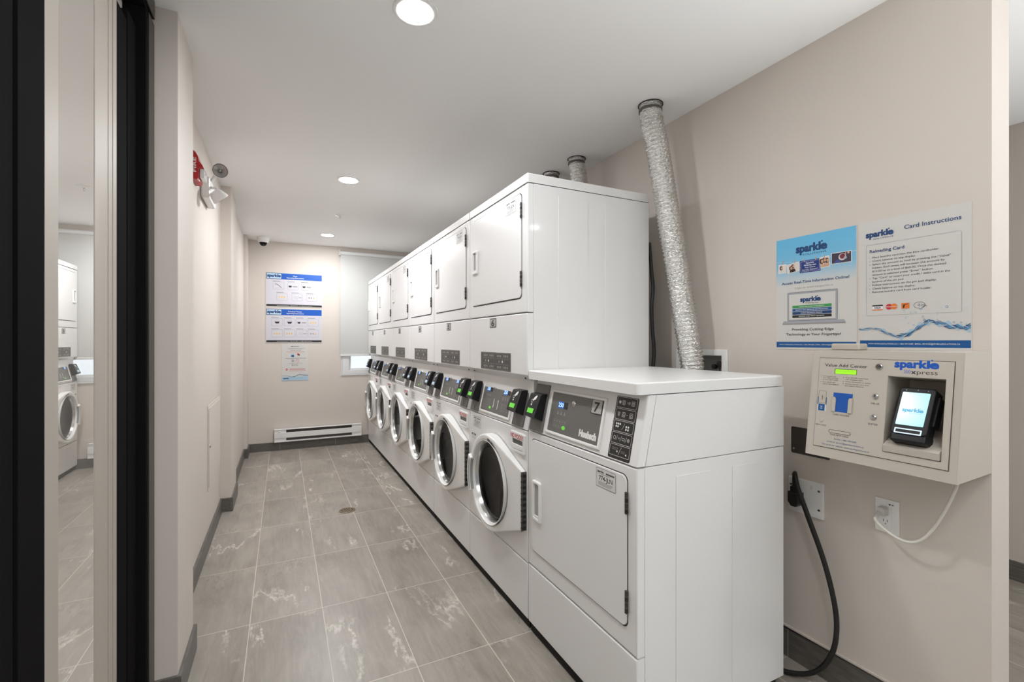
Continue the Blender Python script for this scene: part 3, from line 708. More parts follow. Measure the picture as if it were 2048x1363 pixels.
def make_stack():
    t = thing('stacked_washer_dryer', '', 'washer and dryer', (0.955, 1.782, 0), 'stacked washers and dryers along the right wall')
    b = MB(); b.box(0.030, 0.688, 0, W, 0.032, 1.943, ENAMEL, 0.002)
    side_emboss(b, [(0.158, 0.316, 1.05, 1.905), (0.418, 0.576, 1.05, 1.905)], (0.499, 1.182, 0.052)); b.build('cabinet', t)
    b = MB(); b.box(-0.002, 0.690, -0.001, W + 0.001, 1.946, 1.987, ENAMEL, bev=0.0, sel=[(lambda e: vert(e), 0.008, 4), (lambda e: not vert(e) and all(v.co.z > 1.98 for v in e.verts), 0.006, 3)]); b.build('top_cover', t)
    front_panel(1.381, 1.942).build('dryer_front', t)
    dryer_door(t, 0.055, 0.648, 1.447, 1.912, 1.617, 1.745, '773-JLN', [(1.80, 1.87), (1.495, 1.565)])
    # lower dryer panel with sloped chin
    b = MB(); b.box(0, 0.029, 0.001, W - 0.001, 1.106, 1.3765, ENAMEL, sel=[(lambda e: all(v.co.x < 0.001 for v in e.verts) and not all(v.co.z < 1.11 for v in e.verts), 0.006, 4)])
    G = Frame((0, 0.001, 0), (1, 0, 0), (0, 0, 1))
    b.prism([(0.0002, 1.1065), (0.003, 1.100), (0.024, 1.078), (0.07, 1.073), (0.07, 1.1065)], -(W - 0.003), -0.001, ENAMEL, G); b.build('lower_dryer_panel', t)
    for y in (0.04, W - 0.04):
        b = MB(); S = Frame((0.013, y, 1.0905), (0, -1, 0), (-0.62, 0, 0.78)); b.lathe([(0.0, -0.003), (0.003, -0.0035), (0.0045, -0.001), (0.0045, 0.004)], STEEL, S, 10); b.build('screw', t)
    # label on the lower dryer panel
    a0, a1 = W - 0.527, W - 0.165
    b = MB(); b.prism(rr(a0, a1, 1.109, 1.197, 0.001), 0.0003, 0.0009, LABELG, FM)
    b.rrline(FM, a0 + 0.002, a1 - 0.002, 1.111, 1.195, 0.001, 0.001, 0.0012, INKG)
    for h in range(2):
        s = a0 + 0.026 + h * 0.168
        for r_ in range(3):
            z0 = 1.114 + r_ * 0.0275
            for q in range(1 if r_ == 1 else 2):
                wq = 0.152 if r_ == 1 else 0.074; x0 = s + q * 0.077
                b.rrline(FM, x0, x0 + wq, z0, z0 + 0.024, 0.001, 0.0009, 0.0012, INKG)
                for k in range(3 if r_ != 1 else 2):
                    xx = x0 + wq * (0.25 + 0.25 * k); b.rect(FM, xx - 0.006, xx + 0.006, z0 + 0.006, z0 + 0.017, 0.0012, INKG if (k + r_) % 2 else (INKW if r_ == 1 else INKG))
    b.build('instruction_label', t, smooth=False)
    # console, readers, washer
    con = console_body(t)
    display(t, 0.148, 0.492, True)
    # washer front and base
    front_panel(0.290, 0.860).build('washer_front', t)
    front_panel(0.045, 0.286).build('base_panel', t)
    b = MB(); b.box(0.012, 0.10, 0.004, W - 0.004, 0.004, 0.044, DARK); b.build('toe_kick', t)
    for x in (0.10, 0.62):
        for y in (0.06, W - 0.06):
            b = MB(); b.tube([(x, y, 0.001), (x, y, 0.033)], 0.018, BLACKR, 12); b.build('foot', t)
    washer_door(t)
    # detergent dispenser
    a0, a1, z0, z1 = W - 0.157, W - 0.018, 0.752, 0.842
    b = MB(); b.prism(rr(a0, a1, z0, z1, 0.008), 0.0003, 0.008, WPLAS, FM, 0.003, holes=[rr(a0 + 0.017, a1 - 0.017, z0 + 0.013, z0 + 0.058, 0.006)])
    b.prism(rr(a0 + 0.015, a1 - 0.015, z0 + 0.011, z0 + 0.060, 0.005), 0.0004, 0.0012, PLATEG, FM)
    b.box(a0 + 0.018, a1 - 0.018, z0 + 0.014, z0 + 0.036, 0.0012, 0.009, WPLAS, 0.003, F=FM); dp = b.build('detergent_dispenser', t)
    b = MB(); b.text(FM, 'NO PODS!!', a0 + 0.008, z0 + 0.063, 0.020, 0.0084, INKR, w=0.122, bold=0.02); b.build('warning_lettering', dp, smooth=False)
    b = MB(); service_sticker(b, FM, W - 0.639, W - 0.532, 0.783, 0.843, '172-JLN', c=0.0004); b.build('service_sticker', t, smooth=False)
    b = MB(); b.rect(FM, W - 0.662, W - 0.60, 0.733, 0.743, 0.0004, LABELG); b.rect(FM, W - 0.65, W - 0.615, 0.7365, 0.7395, 0.0007, INKW)
    for k in range(2): b.rect(FM, W - 0.662, W - 0.606, 0.722 - k * 0.008, 0.7235 - k * 0.008, 0.0004, INKG)
    b.build('rating_label', t, smooth=False)
    return t

def readers(t, which, lcd):
    for side in which:
        a0, a1 = (0.016, 0.124) if side == 'L' else (W - 0.150, W - 0.043)
        l = lcd[side]
        pl, rd, R, Lr, w, _ = card_reader(t, a0, a1, l)
        reader_art(pl, R, Lr, w, l)

def number_plate(t, n, F, a, bb, w, h, c, lab=None):
    b = MB(); b.prism(rr(a, a + w, bb, bb + h, 0.0015), c, c + 0.001, INKD, F); b.prism(rr(a + w * 0.05, a + w * 0.95, bb + w * 0.05, bb + h - w * 0.05, 0.001), c + 0.0011, c + 0.0013, mat('aluminium_label', (176, 173, 168), 0.4), F)
    b.text(F, n, a + w / 2, bb + h * 0.17, h * 0.66, c + 0.0017, INKD, align='C', bold=0.03, w=w * (0.46 if n != '1' else 0.2))
    o = b.build('number_plate', t, smooth=False)

stack_labels = {
    6: 'white stacked washer and dryer numbered 6, beside the low dryer',
    5: 'white stacked washer and dryer numbered 5, second stack from the low dryer',
    4: 'white stacked washer and dryer numbered 4, third stack from the low dryer',
    3: 'white stacked washer and dryer, third stack from the window end',
    2: 'white stacked washer and dryer, next to the last stack by the window',
    1: 'white stacked washer and dryer at the far end, against the window wall'}
proto = make_stack(); stacks = {6: proto}
for k in range(5, 0, -1): stacks[k] = copy_tree(proto)
for k, t in stacks.items():
    t.location = (0.955, 1.782 + (6 - k) * PITCH, 0); t['label'] = stack_labels[k]
    number_plate(t, str(k), FM, W - 0.407, 1.322, 0.076, 0.046, 0.0003)
    readers(t, 'LR', {6: {'L': GREENL, 'R': GREENL}, 5: {'L': PALEL, 'R': GREENL}}.get(k, {'L': PALEL, 'R': PALEL}))

# ------------------------------------------------------------------ the low dryer (7)
t7 = thing('front_load_dryer', 'low white dryer numbered 7 at the near end of the row', 'dryer', (0.955, 1.085, 0))
b = MB(); b.box(0.030, 0.688, 0, W, 0.032, 0.870, ENAMEL, 0.002)
side_emboss(b, [(0.156, 0.311, 0.06, 0.828), (0.413, 0.571, 0.06, 0.828)], (0.499, 0.115, 0.048)); b.build('cabinet', t7)
b = MB(); G = Frame((0, 0.0, 0), (1, 0, 0), (0, 0, 1))
b.prism([(0.032, 0.873), (0.0775, 1.088), (0.688, 1.088), (0.688, 0.873)], -W, 0, ENAMEL, G)
b.build('upper_cabinet', t7)
b = MB(); prof = [(0.0, 0.8735), (0.0455, 1.088), (0.076, 1.088), (0.0305, 0.8735)]
bb_ = bmesh.new(); vs = [bb_.verts.new((x, 0.001, z)) for x, z in prof]; f = bb_.faces.new(vs)
r = bmesh.ops.extrude_face_region(bb_, geom=[f])
for v in [g for g in r['geom'] if isinstance(g, bmesh.types.BMVert)]: v.co.y = W - 0.001
bmesh.ops.recalc_face_normals(bb_, faces=bb_.faces[:])
es = [e for e in bb_.edges if abs(e.verts[0].co.y - e.verts[1].co.y) < 1e-5 and {round(e.verts[0].co.x, 4), round(e.verts[1].co.x, 4)} == {0.0, 0.0455}]
bmesh.ops.bevel(bb_, geom=es, offset=0.008, segments=4, affect='EDGES', profile=0.5)
b.merge(bb_, ENAMEL); b.build('console', t7)
b = MB(); b.box(-0.003, 0.690, -0.002, W + 0.001, 1.091, 1.128, ENAMEL, sel=[(lambda e: vert(e), 0.016, 5), (lambda e: not vert(e) and all(v.co.z > 1.12 for v in e.verts), 0.0055, 3)])
b.build('top_cover', t7)
front_panel(0.298, 0.868).build('dryer_front', t7)
front_panel(0.045, 0.293).build('base_panel', t7)
b = MB(); b.box(0.012, 0.10, 0.004, W - 0.004, 0.004, 0.044, DARK); b.build('toe_kick', t7)
for x in (0.10, 0.655):
    for y in (0.03, W - 0.06):
        b = MB(); b.tube([(x, y, 0.001), (x, y, 0.033)], 0.018, BLACKR, 12); b.build('foot', t7)
dryer_door(t7, 0.045, 0.656, 0.370, 0.838, 0.505, 0.672, '774-JLN', [(0.721, 0.789), (0.415, 0.486)])
SAVE = FC; FC = Frame((0.0003, W, 0.873), (0, -1, 0), (0.0455, 0, 0.215)); display(t7, 0.157, 0.490, False)
readers(t7, 'L', {'L': GREENL})
number_plate(t7, '7', FC, 0.423, 0.128, 0.062, 0.052, 0.0036)
b = MB(); a0, a1 = W - 0.143, W - 0.037; b.prism(rr(a0, a1, 0.004, 0.205, 0.006), 0.0004, 0.0012, LABELB, FC)
for k in range(5):
    z0 = 0.168 - k * 0.0385; b.rrline(FC, a0 + 0.005, a1 - 0.005, z0, z0 + 0.035, 0.004, 0.001, 0.0016, INKW); icon_cell(b, FC, a0 + 0.008, a1 - 0.008, z0, z0 + 0.035, 0.0016, k)
b.build('instruction_label', t7, smooth=False)
FC = SAVE

# ------------------------------------------------------------------ vent ducts
def duct(label, top, bot, r, seed):
    rnd = random.Random(seed); t = thing('dryer_vent_duct', label, 'duct', (0, 0, 0), 'foil dryer vent ducts')
    P0, P1 = Vector(top), Vector(bot); L = (P1 - P0).length; n = int(L / 0.0034)
    mid = (P0 + P1) / 2 + Vector((0.0, 0.0, 0)); path = []
    for i in range(n + 1):
        s = i / n; p = P0.lerp(P1, s); 
        if s < 0.12: p.x = P0.x + (p.x - P0.x) * (s / 0.12); p.y = P0.y + (p.y - P0.y) * (s / 0.12)
        path.append(p)
    b = MB(); nn = 36
    def rf(i, k):
        s = i * 0.0034
        amp = 0.0032 if s > 0.07 else 0.0006
        return r + amp * math.sin(2 * PI * (s / 0.0185 + k / nn)) + rnd.uniform(-1, 1) * (0.0011 if s > 0.05 else 0.0004)
    b.tube(path, r, FOIL, nn, True, rf); b.build('foil_hose', t, sharp=80)
    b = MB(); F = Frame((P0.x, P0.y, P0.z - 0.028), (1, 0, 0), (0, 1, 0)); F2 = Frame(F.o, (1, 0, 0), (0, 0.985, 0.17))
    b.lathe([(r + 0.001, -0.006), (r + 0.0035, -0.006), (r + 0.0035, 0.006), (r + 0.001, 0.006)], HINGE, F, 36); b.build('clamp', t)
    b = MB(); b.lathe([(r + 0.003, 0.0), (r + 0.008, 0.0), (r + 0.008, 0.003), (r + 0.003, 0.003)], LABELB, Frame((P0.x, P0.y, CZ - 0.004)), 36); b.build('collar', t)
    return t
duct('slanting silver foil duct rising from the low dryer to the ceiling', (1.592, 1.716, CZ - 0.001), (1.722, 1.540, 0.95), 0.0515, 1)
duct('short silver foil duct showing above the stack numbered 6', (1.650, 2.43, CZ - 0.001), (1.712, 2.43, 1.95), 0.05, 2)
duct('foil duct collar just peeping over the stack numbered 6, left of the short duct', (1.640, 2.72, CZ - 0.001), (1.712, 2.86, 1.90), 0.05, 3)
b = MB(); b.tube(spline([(1.662, 1.80, 1.75), (1.668, 1.79, 1.6), (1.672, 1.785, 1.52), (1.664, 1.785, 1.42), (1.668, 1.785, 1.32), (1.680, 1.785, 1.2), (1.672, 1.785, 1.10), (1.668, 1.785, 0.9), (1.67, 1.78, 0.6)], 8), 0.009, BLACKR, 10)
tag(b.build('power_cord'), 'thin black cord hanging behind the stack numbered 6', 'cord')

# ------------------------------------------------------------------ laundry outlet box in the right wall
t = thing('washer_outlet_box', 'white recessed plumbing box with valves behind the foil duct', 'outlet box', (WX, 1.60, 1.1))
FO = Frame((0, 0, 0), (0, -1, 0), (0, 0, 1))
oa = lambda y: 1.60 - y
b = MB(); b.prism([(oa(1.76), -0.1), (oa(1.457), -0.1), (oa(1.457), 0.114), (oa(1.76), 0.114)], 0.0005, 0.010, WPLAS, FO, 0.003, holes=[[(oa(1.731), -0.068), (oa(1.486), -0.068), (oa(1.486), 0.086), (oa(1.731), 0.086)]]); b.build('frame', t)
b = MB()
for a0, a1, z0, z1, c0, c1 in ((oa(1.732), oa(1.729), -0.069, 0.087, -0.09, 0.004), (oa(1.488), oa(1.485), -0.069, 0.087, -0.09, 0.004), (oa(1.732), oa(1.485), 0.084, 0.0875, -0.09, 0.004), (oa(1.732), oa(1.485), -0.0695, -0.066, -0.09, 0.004), (oa(1.732), oa(1.485), -0.069, 0.087, -0.092, -0.088)):
    b.box(a0, a1, z0, z1, c0, c1, GPLAS, F=FO)
b.build('recess', t)
for q, (y, z) in enumerate(((1.512, 0.045), (1.540, 0.03))):
    b = MB(); b.tube([(0.05, y - 1.6, z), (0.012, y - 1.6, z)], 0.008, CHROME, 12); b.tube([(0.035, y - 1.6, z - 0.005), (0.035, y - 1.6, -0.066)], 0.0075, CHROME, 12)
    b.lathe([(0.0, 0.012), (0.012, 0.010), (0.012, 0.0), (0.0, 0.0)], STEEL, Frame((0.014, y - 1.6, z + 0.004), (0, -1, 0), (0, 0, 1)), 12); b.build('valve', t)

# ------------------------------------------------------------------ posters on the right wall
def wall_thing(name, label, cat, y1, z0, group=None, x=WX):
    """empty at bottom-left corner (as seen); frame a -> right, b -> up"""
    return thing(name, label, cat, (x, y1, z0), group)
FP = Frame((0, 0, 0), (0, -1, 0), (0, 0, 1))
t = wall_thing('poster', 'blue and white laundry poster with a laptop picture and a line of photos', 'poster', 1.227, 1.221, 'posters above the card machine')
PW, PH = 0.298, 0.442
b = MB(); b.box(0, PW, 0, PH, 0.0005, 0.0018, PAPER, F=FP); b.build('sheet', t, smooth=False)
b = MB(); b.rect(FP, 0.002, PW - 0.002, 0.225, PH - 0.002, 0.0021, SKYP); b.build('sky_print', t, smooth=False)
b = MB(); b.rect(FP, 0.002, PW - 0.002, 0.008, 0.030, 0.0021, BLUE); b.text(FP, 'WWW.SPARKLESOLUTIONS.CA | 1-866-769-0680 | EMAIL: SERVICE@SPARKLESOLUTIONS.CA', 0.014, 0.017, 0.0042, 0.0024, INKW, w=0.265); b.build('footer_band', t, smooth=False)
b = MB(); sparkle(b, FP, 0.083, 0.378, 0.115, 0.0024, NAVY, 0.03); b.text(FP, 'SOLUTIONS', 0.108, 0.364, 0.007, 0.0024, NAVY, w=0.088); b.build('logo', t, smooth=False)
b = MB()
b.text(FP, 'Access Real-Time Information Online!', PW / 2, 0.258, 0.0105, 0.0024, NAVY, w=0.25, align='C', bold=0.02)
b.text(FP, 'Login at: www.mysparkle.ca', PW / 2, 0.237, 0.0078, 0.0024, INKG, w=0.142, align='C')
b.build('headline_lettering', t, smooth=False); b = MB()
b.text(FP, 'Providing Cutting-Edge', PW / 2 - 0.005, 0.074, 0.0095, 0.0024, INKD, w=0.155, align='C', bold=0.012)
b.text(FP, 'Technology at Your Fingertips!', PW / 2 - 0.005, 0.055, 0.0095, 0.0024, INKD, w=0.204, align='C', bold=0.012); b.build('lettering', t, smooth=False)
# clothes line and photographs
b = MB(); pts = [(0.002 + k * 0.0245, 0.352 - 0.012 * math.sin(PI * k / 12)) for k in range(13)]
for p, q in zip(pts[:-1], pts[1:]): b.line(FP, p[0], p[1], q[0], q[1], 0.0008, 0.0024, INKW)
b.build('clothes_line', t, smooth=False)
photos = [(0.010, 0.044, 0.305, 0.341, -0.02, 0), (0.046, 0.098, 0.304, 0.340, 0.14, 1), (0.172, 0.208, 0.307, 0.348, 0.10, 2), (0.213, 0.282, 0.314, 0.355, 0.0, 3)]
for a0, a1, b0, b1, rot, k in photos:
    b = MB(); w_, h_ = (a1 - a0) / 2, (b1 - b0) / 2; G = FP.at((a0 + a1) / 2, (b0 + b1) / 2, 0, rot)
    b.rect(G, -w_, w_, -h_, h_, 0.0026, INKW)
    if k == 3:
        b.rect(G, -w_ * 0.94, w_ * 0.94, -h_ * 0.9, h_ * 0.9, 0.0028, LILAC); b.disc(G, w_ * 0.1, h_ * 0.1, h_ * 0.62, 0.0030, PAPER, 18); b.disc(G, w_ * 0.12, h_ * 0.2, h_ * 0.45, 0.0032, mat('maroon_print', (120, 40, 60), 0.5), 16); b.disc(G, w_ * 0.4, -h_ * 0.1, h_ * 0.25, 0.0034, SILV, 12); b.poly(G, [(-w_ * 0.8, -h_ * 0.85), (0, -h_ * 0.85), (-w_ * 0.3, -h_ * 0.2)], 0.0033, mat('denim_print', (60, 80, 140), 0.5)); b.disc(G, w_ * 0.7, h_ * 0.7, h_ * 0.2, 0.0034, SKIN, 10)
    else:
        b.rect(G, -w_ * 0.9, w_ * 0.9, -h_ * 0.9, h_ * 0.9, 0.0028, mat('cream_print', (222, 212, 204), 0.5))
        heads = {0: [(-0.2, 0.2)], 1: [(0.0, 0.3), (-0.35, 0.0)], 2: [(-0.5, 0.2), (0.05, 0.3), (0.6, 0.15)]}[k]
        for hx, hy in heads:
            b.disc(G, w_ * hx - 0.0015, h_ * hy, h_ * 0.36, 0.0030, HAIR, 14, ry=h_ * 0.5); b.disc(G, w_ * hx + 0.001, h_ * hy, h_ * 0.22, 0.0032, SKIN, 12, ry=h_ * 0.3)
            b.poly(G, [(w_ * (hx - 0.3), -h_ * 0.88), (w_ * (hx + 0.3), -h_ * 0.88), (w_ * (hx + 0.2), -h_ * 0.25), (w_ * (hx - 0.2), -h_ * 0.25)], 0.0031, [PAPER, HAIR, SKIN][k])
    b.build('photograph_print', t, smooth=False)
b = MB(); b.rect(FP, 0.097, 0.175, 0.297, 0.344, 0.0026, mat('deep_blue_print', (24, 52, 128), 0.5)); b.rrline(FP, 0.101, 0.171, 0.301, 0.340, 0.0005, 0.0007, 0.0029, INKW)
for k, (s_, w_) in enumerate((('Sparkle', 0.030), ('WebXpress', 0.046), ('Your Online', 0.040), ('Laundry Solution!', 0.058))): b.text(FP, s_, 0.136, 0.3305 - k * 0.0085, 0.0056, 0.0029, INKW, w=w_, align='C', bold=0.02 if k < 2 else 0)
b.build('blue_card_print', t, smooth=False)
for a in (0.028, 0.076, 0.115, 0.158, 0.190, 0.262):
    b = MB(); b.rect(FP, a - 0.0014, a + 0.0014, 0.338 + 0.02 * abs(a - 0.13), 0.352 + 0.02 * abs(a - 0.13), 0.0032, SKIN); b.build('clothes_peg_print', t, smooth=False)
b = MB(); b.prism(rr(0.048, 0.235, 0.112, 0.224, 0.004), 0.0024, 0.0024, SILV, FP); b.rrline(FP, 0.048, 0.235, 0.112, 0.224, 0.004, 0.0008, 0.0026, INKD); b.rect(FP, 0.054, 0.229, 0.116, 0.217, 0.0027, PAPER); b.rrline(FP, 0.054, 0.229, 0.116, 0.217, 0.001, 0.0006, 0.0029, INKG)
b.poly(FP, [(0.028, 0.103), (0.262, 0.103), (0.257, 0.112), (0.033, 0.112)], 0.0026, SILV); b.poly(FP, [(0.028, 0.098), (0.262, 0.098), (0.262, 0.103), (0.028, 0.103)], 0.0027, INKG); b.disc(FP, 0.1415, 0.2205, 0.001, 0.0029, INKD, 8)
sparkle(b, FP, 0.100, 0.186, 0.076, 0.0029, NAVY, 0.018); b.text(FP, 'WebXpress', 0.118, 0.177, 0.006, 0.0029, INKD, w=0.050, bold=0.012)
for k, (s_, m_) in enumerate((('CHECK MACHINE AVAILABILITY', GREENI), ('RECEIVE TEXT MESSAGE NOTIFICATION', BLUE), ('CHECK BALANCE ONLINE', NAVY), ('RECEIVE AND PRINT RECEIPTS', LABELB))):
    z = 0.161 - k * 0.0125; b.prism(rr(0.068, 0.215, z, z + 0.0108, 0.002), 0.0029, 0.0029, m_, FP); b.text(FP, s_, 0.1415, z + 0.0035, 0.0040, 0.0032, INKW, w=(0.095, 0.12, 0.08, 0.094)[k], align='C', bold=0.01)
b.build('laptop_print', t, smooth=False)

def water(b, F, w, z, amp, seed, c=0.0026):
    rnd = random.Random(seed)
    for s_, (m_, th) in enumerate(((WATERL, 0.016), (WATER, 0.010), (NAVY, 0.0028), (PAPER, 0.002), (WATER, 0.004), (NAVY, 0.0016))):
        up, dn = [], []; ph = rnd.uniform(0, 2)
        for k in range(61):
            x = k / 60; base = z - amp * 0.9 * math.sin(PI * min(x / 0.72, 1.0)) * (1 if x < 0.72 else 0)
            base = z + amp * (-1.15 * math.exp(-((x - 0.42) / 0.17) ** 2) + 0.95 * math.exp(-((x - 0.66) / 0.11) ** 2) - 0.05)
            j = amp * 0.28 * math.sin(k * 0.9 + ph + s_ * 1.7) * (0.4 + x); t_ = th * amp / 0.02 * (0.25 + 0.9 * x + 0.5 * math.exp(-((x - 0.5) / 0.1) ** 2)) * (0.6 + 0.4 * math.sin(k * 1.3 + s_))
            base += j * 0.5 + (s_ - 2) * amp * 0.09 * math.sin(k * 0.35 + s_)
            up.append((x * w, base + t_ / 2)); dn.append((x * w, base - t_ / 2))
        n = len(up); b.add([F.p(x, y, c + s_ * 0.00025) for x, y in up + dn], [(k, n + k, n + k + 1, k + 1) for k in range(n - 1)], m_)
    for k in range(26):
        x = rnd.uniform(0.45, 0.98) * w; y = z + rnd.uniform(0.2, 2.6) * amp; r_ = rnd.uniform(0.05, 0.16) * amp
        if rnd.random() < 0.5: b.ring(F, x, y, r_, r_ * 0.35, c + 0.002, WATER, 10)
        else: b.disc(F, x, y, r_ * 0.7, c + 0.002, WATERL, 8)

t = wall_thing('poster', 'white card instructions poster with a water splash, right of the laptop poster', 'poster', 0.922, 1.225, 'posters above the card machine')
PW, PH = 0.297, 0.439
b = MB(); b.box(0, PW, 0, PH, 0.0005, 0.0018, PAPER, F=FP); b.build('sheet', t, smooth=False)
b = MB(); b.rect(FP, 0.003, PW - 0.002, 0.008, 0.031, 0.0021, BLUE); b.text(FP, 'WWW.SPARKLESOLUTIONS.CA | 1-866-769-0680 | EMAIL: SERVICE@SPARKLESOLUTIONS.CA', 0.028, 0.0175, 0.0046, 0.0024, INKW, w=0.243, bold=0.005); b.build('footer_band', t, smooth=False)
b = MB(); sparkle(b, FP, 0.022, 0.384, 0.080, 0.0024, NAVY, 0.02); b.text(FP, 'SOLUTIONS', 0.044, 0.374, 0.005, 0.0024, NAVY, w=0.058); b.build('logo', t, smooth=False)
b = MB(); b.text(FP, 'Card Instructions', 0.132, 0.392, 0.0135, 0.0024, NAVY, w=0.142, bold=0.015)
b.build('headline_lettering', t, smooth=False); b = MB()
b.text(FP, 'Reloading Card', 0.033, 0.330, 0.0105, 0.0024, NAVY, w=0.099, bold=0.02)
lines = [('1.', 'Place laundry card into the blue cardholder.', 0.187), ('2.', 'Check balance on top display.', 0.125), ('3.', 'Select the amount to load by pressing the \u201cValue\u201d', 0.215), ('', 'button. Each press will increase the amount by', 0.200), ('', '$10.00 up to a limit of $60.00. Once the desired', 0.203), ('', 'amount is selected press \u201cEnter\u201d button.', 0.172), ('4.', 'Tap \u201cCard\u201d or insert your credit / debit card in the', 0.213), ('', 'bottom of the pin pad.', 0.093), ('5.', 'Follow instructions on the pin pad display.', 0.180), ('6.', 'Check balance on top display.', 0.124), ('7.', 'Remove laundry card from card holder.', 0.167)]
for k, (n_, s_, w_) in enumerate(lines):
    z = 0.3105 - k * 0.0118
    if n_: b.text(FP, n_, 0.032, z, 0.0048, 0.0024, INKG)
    b.text(FP, s_, 0.041, z, 0.0066, 0.0024, INKD, w=w_ * 0.97)
b.build('lettering', t, smooth=False)
b = MB(); b.rrline(FP, 0.022, 0.275, 0.115, 0.358, 0.006, 0.0007, 0.0024, INKG); b.build('border_line', t, smooth=False)
b = MB(); b.rect(FP, 0.041, 0.072, 0.133, 0.151, 0.0024, INKW); b.rect(FP, 0.041, 0.072, 0.1465, 0.151, 0.0026, LABELB); b.rect(FP, 0.041, 0.072, 0.133, 0.1365, 0.0026, ORANGE); b.text(FP, 'VISA', 0.0565, 0.1385, 0.006, 0.0027, NAVY, w=0.019, align='C', bold=0.03, shear=0.2); b.build('payment_logo', t, smooth=False)
b = MB(); b.disc(FP, 0.090, 0.143, 0.0095, 0.0024, INKR, 20); b.disc(FP, 0.104, 0.143, 0.0095, 0.0026, ORANGE, 20); b.text(FP, 'MasterCard', 0.097, 0.1415, 0.0036, 0.0028, INKW, w=0.030, align='C', bold=0.02); b.build('payment_logo', t, smooth=False)
b = MB(); b.rect(FP, 0.124, 0.146, 0.134, 0.152, 0.0024, ORANGE); b.poly(FP, [(0.128, 0.136), (0.132, 0.136), (0.134, 0.146), (0.143, 0.149), (0.142, 0.150), (0.129, 0.147)], 0.0026, INKD); b.build('payment_logo', t, smooth=False)
b = MB(); b.ring(FP, 0.172, 0.143, 0.015, 0.001, 0.0024, INKD, 24, ry=0.0105)
for r_ in (0.003, 0.0055, 0.008): b.ring(FP, 0.166, 0.143, r_, 0.0009, 0.0026, INKD, 8, -0.7, 0.7)
b.line(FP, 0.176, 0.146, 0.192, 0.139, 0.0012, 0.0026, INKD); b.line(FP, 0.176, 0.141, 0.186, 0.138, 0.0012, 0.0026, INKD); b.build('payment_logo', t, smooth=False)
b = MB(); water(b, FP, PW - 0.002, 0.073, 0.024, 5); b.build('water_print', t, smooth=False)

